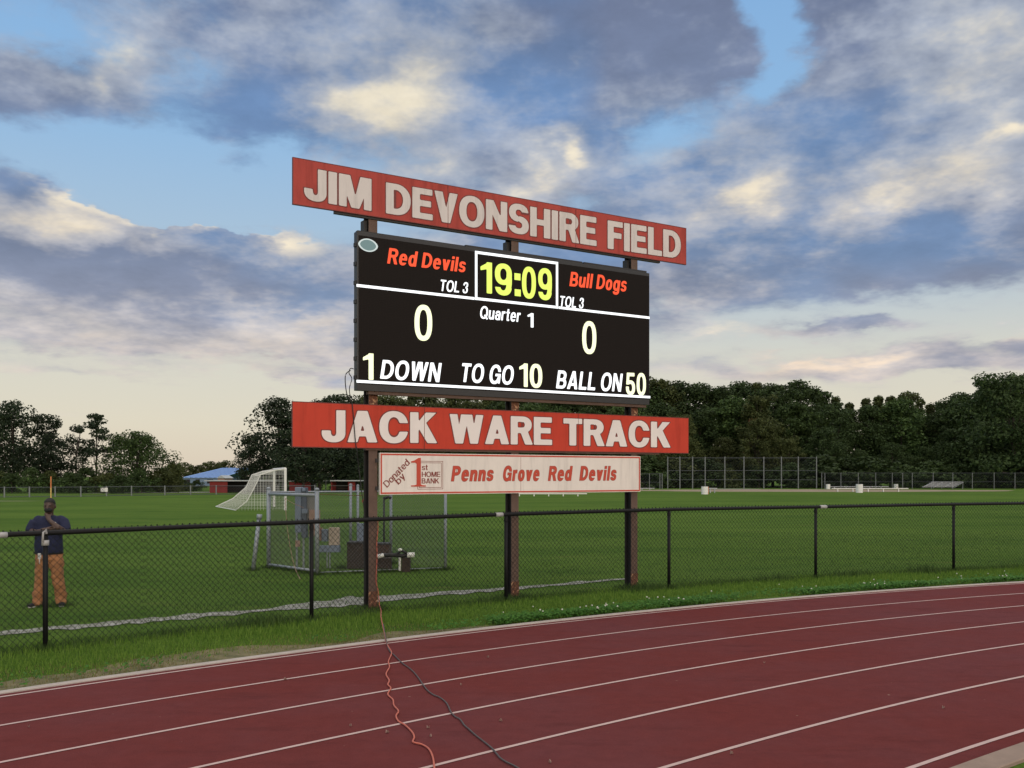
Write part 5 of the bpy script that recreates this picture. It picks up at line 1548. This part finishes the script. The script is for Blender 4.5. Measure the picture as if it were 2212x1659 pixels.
# ------------------------------------------------------------------ the standing man
def loft(bm, rings, n=20, cap=True):
    """rings: (centre, half width, half depth[, direction]) -> closed skin; direction = axis of the limb"""
    prev = None; first = None
    for i, rg in enumerate(rings):
        c, rx, ry = Vector(rg[0]), rg[1], rg[2]
        if len(rg) > 3: ax = Vector(rg[3]).normalized()
        else: ax = Vector((0, 0, 1))
        side = Vector((1, 0, 0)) if abs(ax.x) < .8 else Vector((0, 0, 1))
        u = (side - ax * side.dot(ax)).normalized(); v = ax.cross(u)
        cur = [bm.verts.new(c + u * math.cos(2 * math.pi * k / n) * rx + v * math.sin(2 * math.pi * k / n) * ry) for k in range(n)]
        if prev:
            for k in range(n): bm.faces.new([prev[k], prev[(k + 1) % n], cur[(k + 1) % n], cur[k]])
        else: first = cur
        prev = cur
    if cap:
        bm.faces.new(first[::-1]); bm.faces.new(prev)

def limb(bm, pts, rad, n=14, flat=1.0):
    pts = [Vector(p) for p in pts]
    rings = []
    for i, p in enumerate(pts):
        d = (pts[min(i + 1, len(pts) - 1)] - pts[max(i - 1, 0)])
        rings.append((p, rad[i], rad[i] * flat, d))
    loft(bm, rings, n)
    for p, r in ((pts[0], rad[0]), (pts[-1], rad[-1])):
        bmesh.ops.create_uvsphere(bm, u_segments=12, v_segments=8, radius=r, matrix=Matrix.Translation(p))

def fuse(name, bm, mat, parent, voxel, smooth=4, wrinkle=0.0, wscale=9.0):
    """weld overlapping lofts into one continuous surface"""
    bmesh.ops.recalc_face_normals(bm, faces=bm.faces[:])
    me = bpy.data.meshes.new(name); bm.to_mesh(me); bm.free()
    ob = bpy.data.objects.new(name, me); COL.objects.link(ob)
    md = ob.modifiers.new('fuse', 'REMESH'); md.mode = 'VOXEL'; md.voxel_size = voxel
    if smooth:
        sm = ob.modifiers.new('smooth', 'SMOOTH'); sm.factor = .5; sm.iterations = smooth
    dg = bpy.context.evaluated_depsgraph_get(); dg.update()
    m2 = bpy.data.meshes.new_from_object(ob.evaluated_get(dg))
    bpy.data.objects.remove(ob); bpy.data.meshes.remove(me)
    m2.name = name
    if wrinkle:
        for v in m2.vertices:
            p = v.co
            k = mnoise.noise(Vector((p.x * wscale, p.y * wscale, p.z * wscale * 1.6))) + .5 * mnoise.noise(Vector((p.x * 2.3 * wscale, p.y * 2 * wscale, p.z * wscale * 3)))
            v.co = p + v.normal * k * wrinkle
    m2.materials.clear(); m2.materials.append(mat)
    m2.polygons.foreach_set('use_smooth', [True] * len(m2.polygons))
    o = bpy.data.objects.new(name, m2); COL.objects.link(o); o.parent = parent
    return o

gm = ground_at(107, 1309.5)
man = empty('person', (gm[0], gm[1], 0), math.atan2(gm[0], gm[1]) * -0.35, 'man in navy t-shirt and orange khaki trousers, one hand at his masked chin', 'person')

# skin: head, neck, arms, hands, torso and legs in one surface
b = bmesh.new()
loft(b, [((0, .00, 1.30), .075, .07), ((0, -.005, 1.44), .066, .068), ((0, -.012, 1.50), .062, .066), ((0, -.015, 1.56), .06, .065)])
loft(b, [((.004, -.055, 1.487), .030, .030), ((.004, -.040, 1.503), .054, .062), ((.004, -.026, 1.535), .066, .084), ((.004, -.018, 1.575), .074, .096), ((.004, -.012, 1.62), .079, .102),
         ((.004, -.008, 1.665), .079, .101), ((.004, -.004, 1.70), .067, .086), ((.004, .0, 1.725), .042, .052), ((.004, .0, 1.733), .016, .02)], 24)
loft(b, [((.004, -.112, 1.622), .010, .010), ((.004, -.120, 1.595), .014, .014), ((.004, -.128, 1.572), .019, .018), ((.004, -.112, 1.562), .016, .014)], 10)
for s in (-1, 1):
    bmesh.ops.create_uvsphere(b, u_segments=10, v_segments=8, radius=1, matrix=Matrix.Translation((.004 + s * .083, .005, 1.60)) @ Matrix.Diagonal((.012, .024, .034, 1)))
    bmesh.ops.create_uvsphere(b, u_segments=10, v_segments=8, radius=1, matrix=Matrix.Translation((.004 + s * .032, -.098, 1.628)) @ Matrix.Diagonal((.024, .016, .008, 1)))
loft(b, [((0, 0, .66), .12, .09), ((0, .0, .85), .165, .115), ((0, -.01, 1.05), .17, .12), ((0, 0, 1.25), .18, .11), ((0, 0, 1.38), .17, .09), ((0, 0, 1.44), .09, .07)])
# his right arm (left in the picture): forearm laid across the belly
limb(b, [(-.195, .0, 1.36), (-.245, -.03, 1.27), (-.262, -.07, 1.215)], [.054, .056, .048])
limb(b, [(-.262, -.07, 1.215), (-.16, -.19, 1.20), (-.03, -.245, 1.235), (.05, -.25, 1.25)], [.048, .046, .036, .029])
limb(b, [(.05, -.25, 1.25), (.10, -.25, 1.262), (.135, -.24, 1.265)], [.034, .040, .030], flat=.6)
for k, (dz_, ln_) in enumerate(((.032, .05), (.012, .056), (-.008, .052), (-.026, .042))):
    limb(b, [(.135, -.245, 1.263 + dz_ * .8), (.165, -.243, 1.267 + dz_), (.165 + ln_ * .6, -.225, 1.265 + dz_)], [.0095, .009, .0075], 8)
limb(b, [(.09, -.265, 1.28), (.125, -.28, 1.295), (.15, -.28, 1.292)], [.011, .010, .008], 8)
# his left arm (right in the picture): elbow bent, hand closed at the chin
limb(b, [(.195, .0, 1.36), (.250, -.06, 1.27), (.265, -.14, 1.205)], [.054, .057, .050])
limb(b, [(.265, -.14, 1.205), (.19, -.22, 1.275), (.095, -.21, 1.355), (.055, -.185, 1.39)], [.050, .048, .036, .030])
limb(b, [(.055, -.185, 1.39), (.030, -.160, 1.428), (.018, -.140, 1.452)], [.032, .042, .038], flat=.62)
for k, (dx_, ln_) in enumerate(((-.026, .040), (-.008, .046), (.010, .044), (.026, .036))):
    limb(b, [(.012 + dx_, -.140, 1.455), (.000 + dx_ * .9, -.152, 1.455 + ln_ * .55), (-.012 + dx_ * .8, -.140, 1.455 + ln_)], [.0105, .0098, .008], 8)
limb(b, [(.048, -.150, 1.435), (.060, -.130, 1.47), (.058, -.105, 1.495)], [.013, .011, .009], 8)
for s in (-1, 1):
    limb(b, [(s * .09, .0, .80), (s * .125, -.01, .47), (s * .150, .02, .08)], [.080, .055, .038])
fuse('body', b, M['skin'], man, .0075, 3)

# hair: close cropped cap
b = bmesh.new()
loft(b, [((.004, .022, 1.60), .080, .086), ((.004, .004, 1.648), .084, .099), ((.004, -.004, 1.672), .083, .106), ((.004, -.002, 1.70), .072, .095), ((.004, .004, 1.722), .052, .064), ((.004, .004, 1.742), .022, .028)], 24)
fuse('hair', b, M['hair'], man, .009, 2)
b = bmesh.new()
bmesh.ops.create_uvsphere(b, u_segments=16, v_segments=10, radius=1, matrix=Matrix.Translation((.010, -.098, 1.548)) @ Matrix.Diagonal((.062, .056, .040, 1)))
fuse('face_mask', b, M['black_cloth'], man, .007, 2)
for s in (-1, 1):
    m = MB(); m.sphere((.004 + s * .032, -.107, 1.617), .011, (1.2, .6, .7)); m.build('eye', M['hair'], man, smooth=True)
# shirt
b = bmesh.new()
loft(b, [((0, -.02, .835), .205, .150), ((0, -.03, .90), .212, .165), ((0, -.04, 1.0), .214, .172), ((0, -.03, 1.12), .205, .160), ((0, -.01, 1.24), .205, .142), ((0, .0, 1.34), .215, .130), ((0, .004, 1.40), .200, .112), ((0, .004, 1.445), .120, .088), ((0, 0, 1.462), .078, .072)], 28)
limb(b, [(-.165, .0, 1.375), (-.215, -.01, 1.345), (-.252, -.035, 1.265), (-.262, -.045, 1.235)], [.086, .092, .088, .088])
limb(b, [(.165, .0, 1.375), (.215, -.015, 1.345), (.252, -.06, 1.275), (.262, -.085, 1.245)], [.086, .092, .088, .088])
fuse('t_shirt', b, M['navy'], man, .014, 3, .006, 8.0)
# trousers
b = bmesh.new()
loft(b, [((0, -.01, .69), .17, .12), ((0, -.015, .76), .212, .145), ((0, -.015, .84), .208, .145), ((0, -.02, .875), .200, .142)], 28)
for s, fx, fy in ((-1, -.175, -.02), (1, .165, .03)):
    loft(b, [((s * .095, -.01, .78), .112, .135), ((s * .108, -.012, .66), .108, .128), ((s * .125, -.015, .50), .092, .108), ((s * .142, -.005, .36), .086, .098), ((fx * .97, fy, .18), .082, .094), ((fx, fy - .01, .075), .085, .10), ((fx, fy - .015, .035), .083, .105)], 22)
fuse('trousers', b, M['khaki'], man, .013, 3, .017, 8.0)
m = MB()
for s in (-1, 1): m.tube([(s * .205, -.02, .868), (s * .21, -.08, .866)], .012, 6)
m.tube([(.2 * math.cos(t_), -.02 + .147 * math.sin(t_), .862) for t_ in [math.pi * 2 * i / 28 for i in range(29)]], .017, 6)
m.build('belt', M['black_cloth'], man)
m = MB(); m.box(-.125, -.075, -.172, -.145, .775, .865); m.tube([(-.10, -.17, .79), (-.095, -.18, .70)], .008, 5); m.build('key_clip', M['badge'], man, bevel=.003)
m = MB(); m.sphere((.115, -.128, 1.335), .026, (1, .25, 1)); m.build('chest_badge', M['badge'], man)
for fx, fy, rz in ((-.178, -.02, -.45), (.168, .03, .35)):
    b = bmesh.new()
    mt = Matrix.Translation((fx, fy, 0)) @ Matrix.Rotation(rz, 4, 'Z')
    tmp = bmesh.new()
    loft(tmp, [((0, .09, .045), .038, .035, (0, -1, 0)), ((0, .03, .052), .044, .045, (0, -1, 0)), ((0, -.06, .046), .050, .036, (0, -1, 0)), ((0, -.13, .038), .052, .028, (0, -1, 0)), ((0, -.18, .030), .036, .018, (0, -1, 0))], 14)
    for v in tmp.verts: v.co = mt @ v.co
    tm = bpy.data.meshes.new('t'); tmp.to_mesh(tm); tmp.free(); b.from_mesh(tm); bpy.data.meshes.remove(tm)
    sh = fuse('shoe', b, M['black_cloth'], man, .008, 2)
    m = MB(); m.prism([(.05 * math.cos(t_) * (1 if math.sin(t_) < 0 else .85), -.045 + .14 * math.sin(t_)) for t_ in [2 * math.pi * i / 20 for i in range(20)]], .002, .022, lambda a, c_, y: tuple(mt @ Vector((a, c_, y))))
    m.build('sole', M['shoe_sole'], sh)

# uncut tufts at the foot of every post and at the man's feet
BASES = [(p.x, p.y, .10, 260) for p in FPTS] + [(SX0 + s_ * CT - .10 * ST, SY0 + s_ * ST + .10 * CT, .20, 900) for s_ in POST_S]
BASES += [(p.x, p.y, .14, 260) for p in (A, B, Cc, Dd)] + [(A.x + (B.x - A.x) * t_, A.y + (B.y - A.y) * t_, .12, 120) for t_ in (.2, .4, .6, .8)] + [(B.x + (Cc.x - B.x) * t_, B.y + (Cc.y - B.y) * t_, .12, 120) for t_ in (.15, .3, .45, .6, .75, .9)]
BASES += [(gb_[0], gb_[1], .12, 200) for gb_ in (ground_at(545.4, 1232.4), ground_at(785, 1236), ground_at(835, 1236), ground_at(740, 1228))]
BASES += [(gm[0] - .18, gm[1] - .02, .16, 260), (gm[0] + .17, gm[1] + .02, .16, 260)]
pool = [(x, y, r_) for (x, y, r_, n_) in BASES for k_ in range(n_)]
it = iter(pool)
def base_place():
    x, y, r_ = next(it)
    return (x + rnd.gauss(0, r_ * .6), y + rnd.gauss(0, r_ * .6), 1.0)
o = grass('post_tufts', len(pool), base_place, 0.03, 0.12, 0.006, M['blade_field'])
o['label'] = 'longer grass tufts round the foot of the posts and cage'
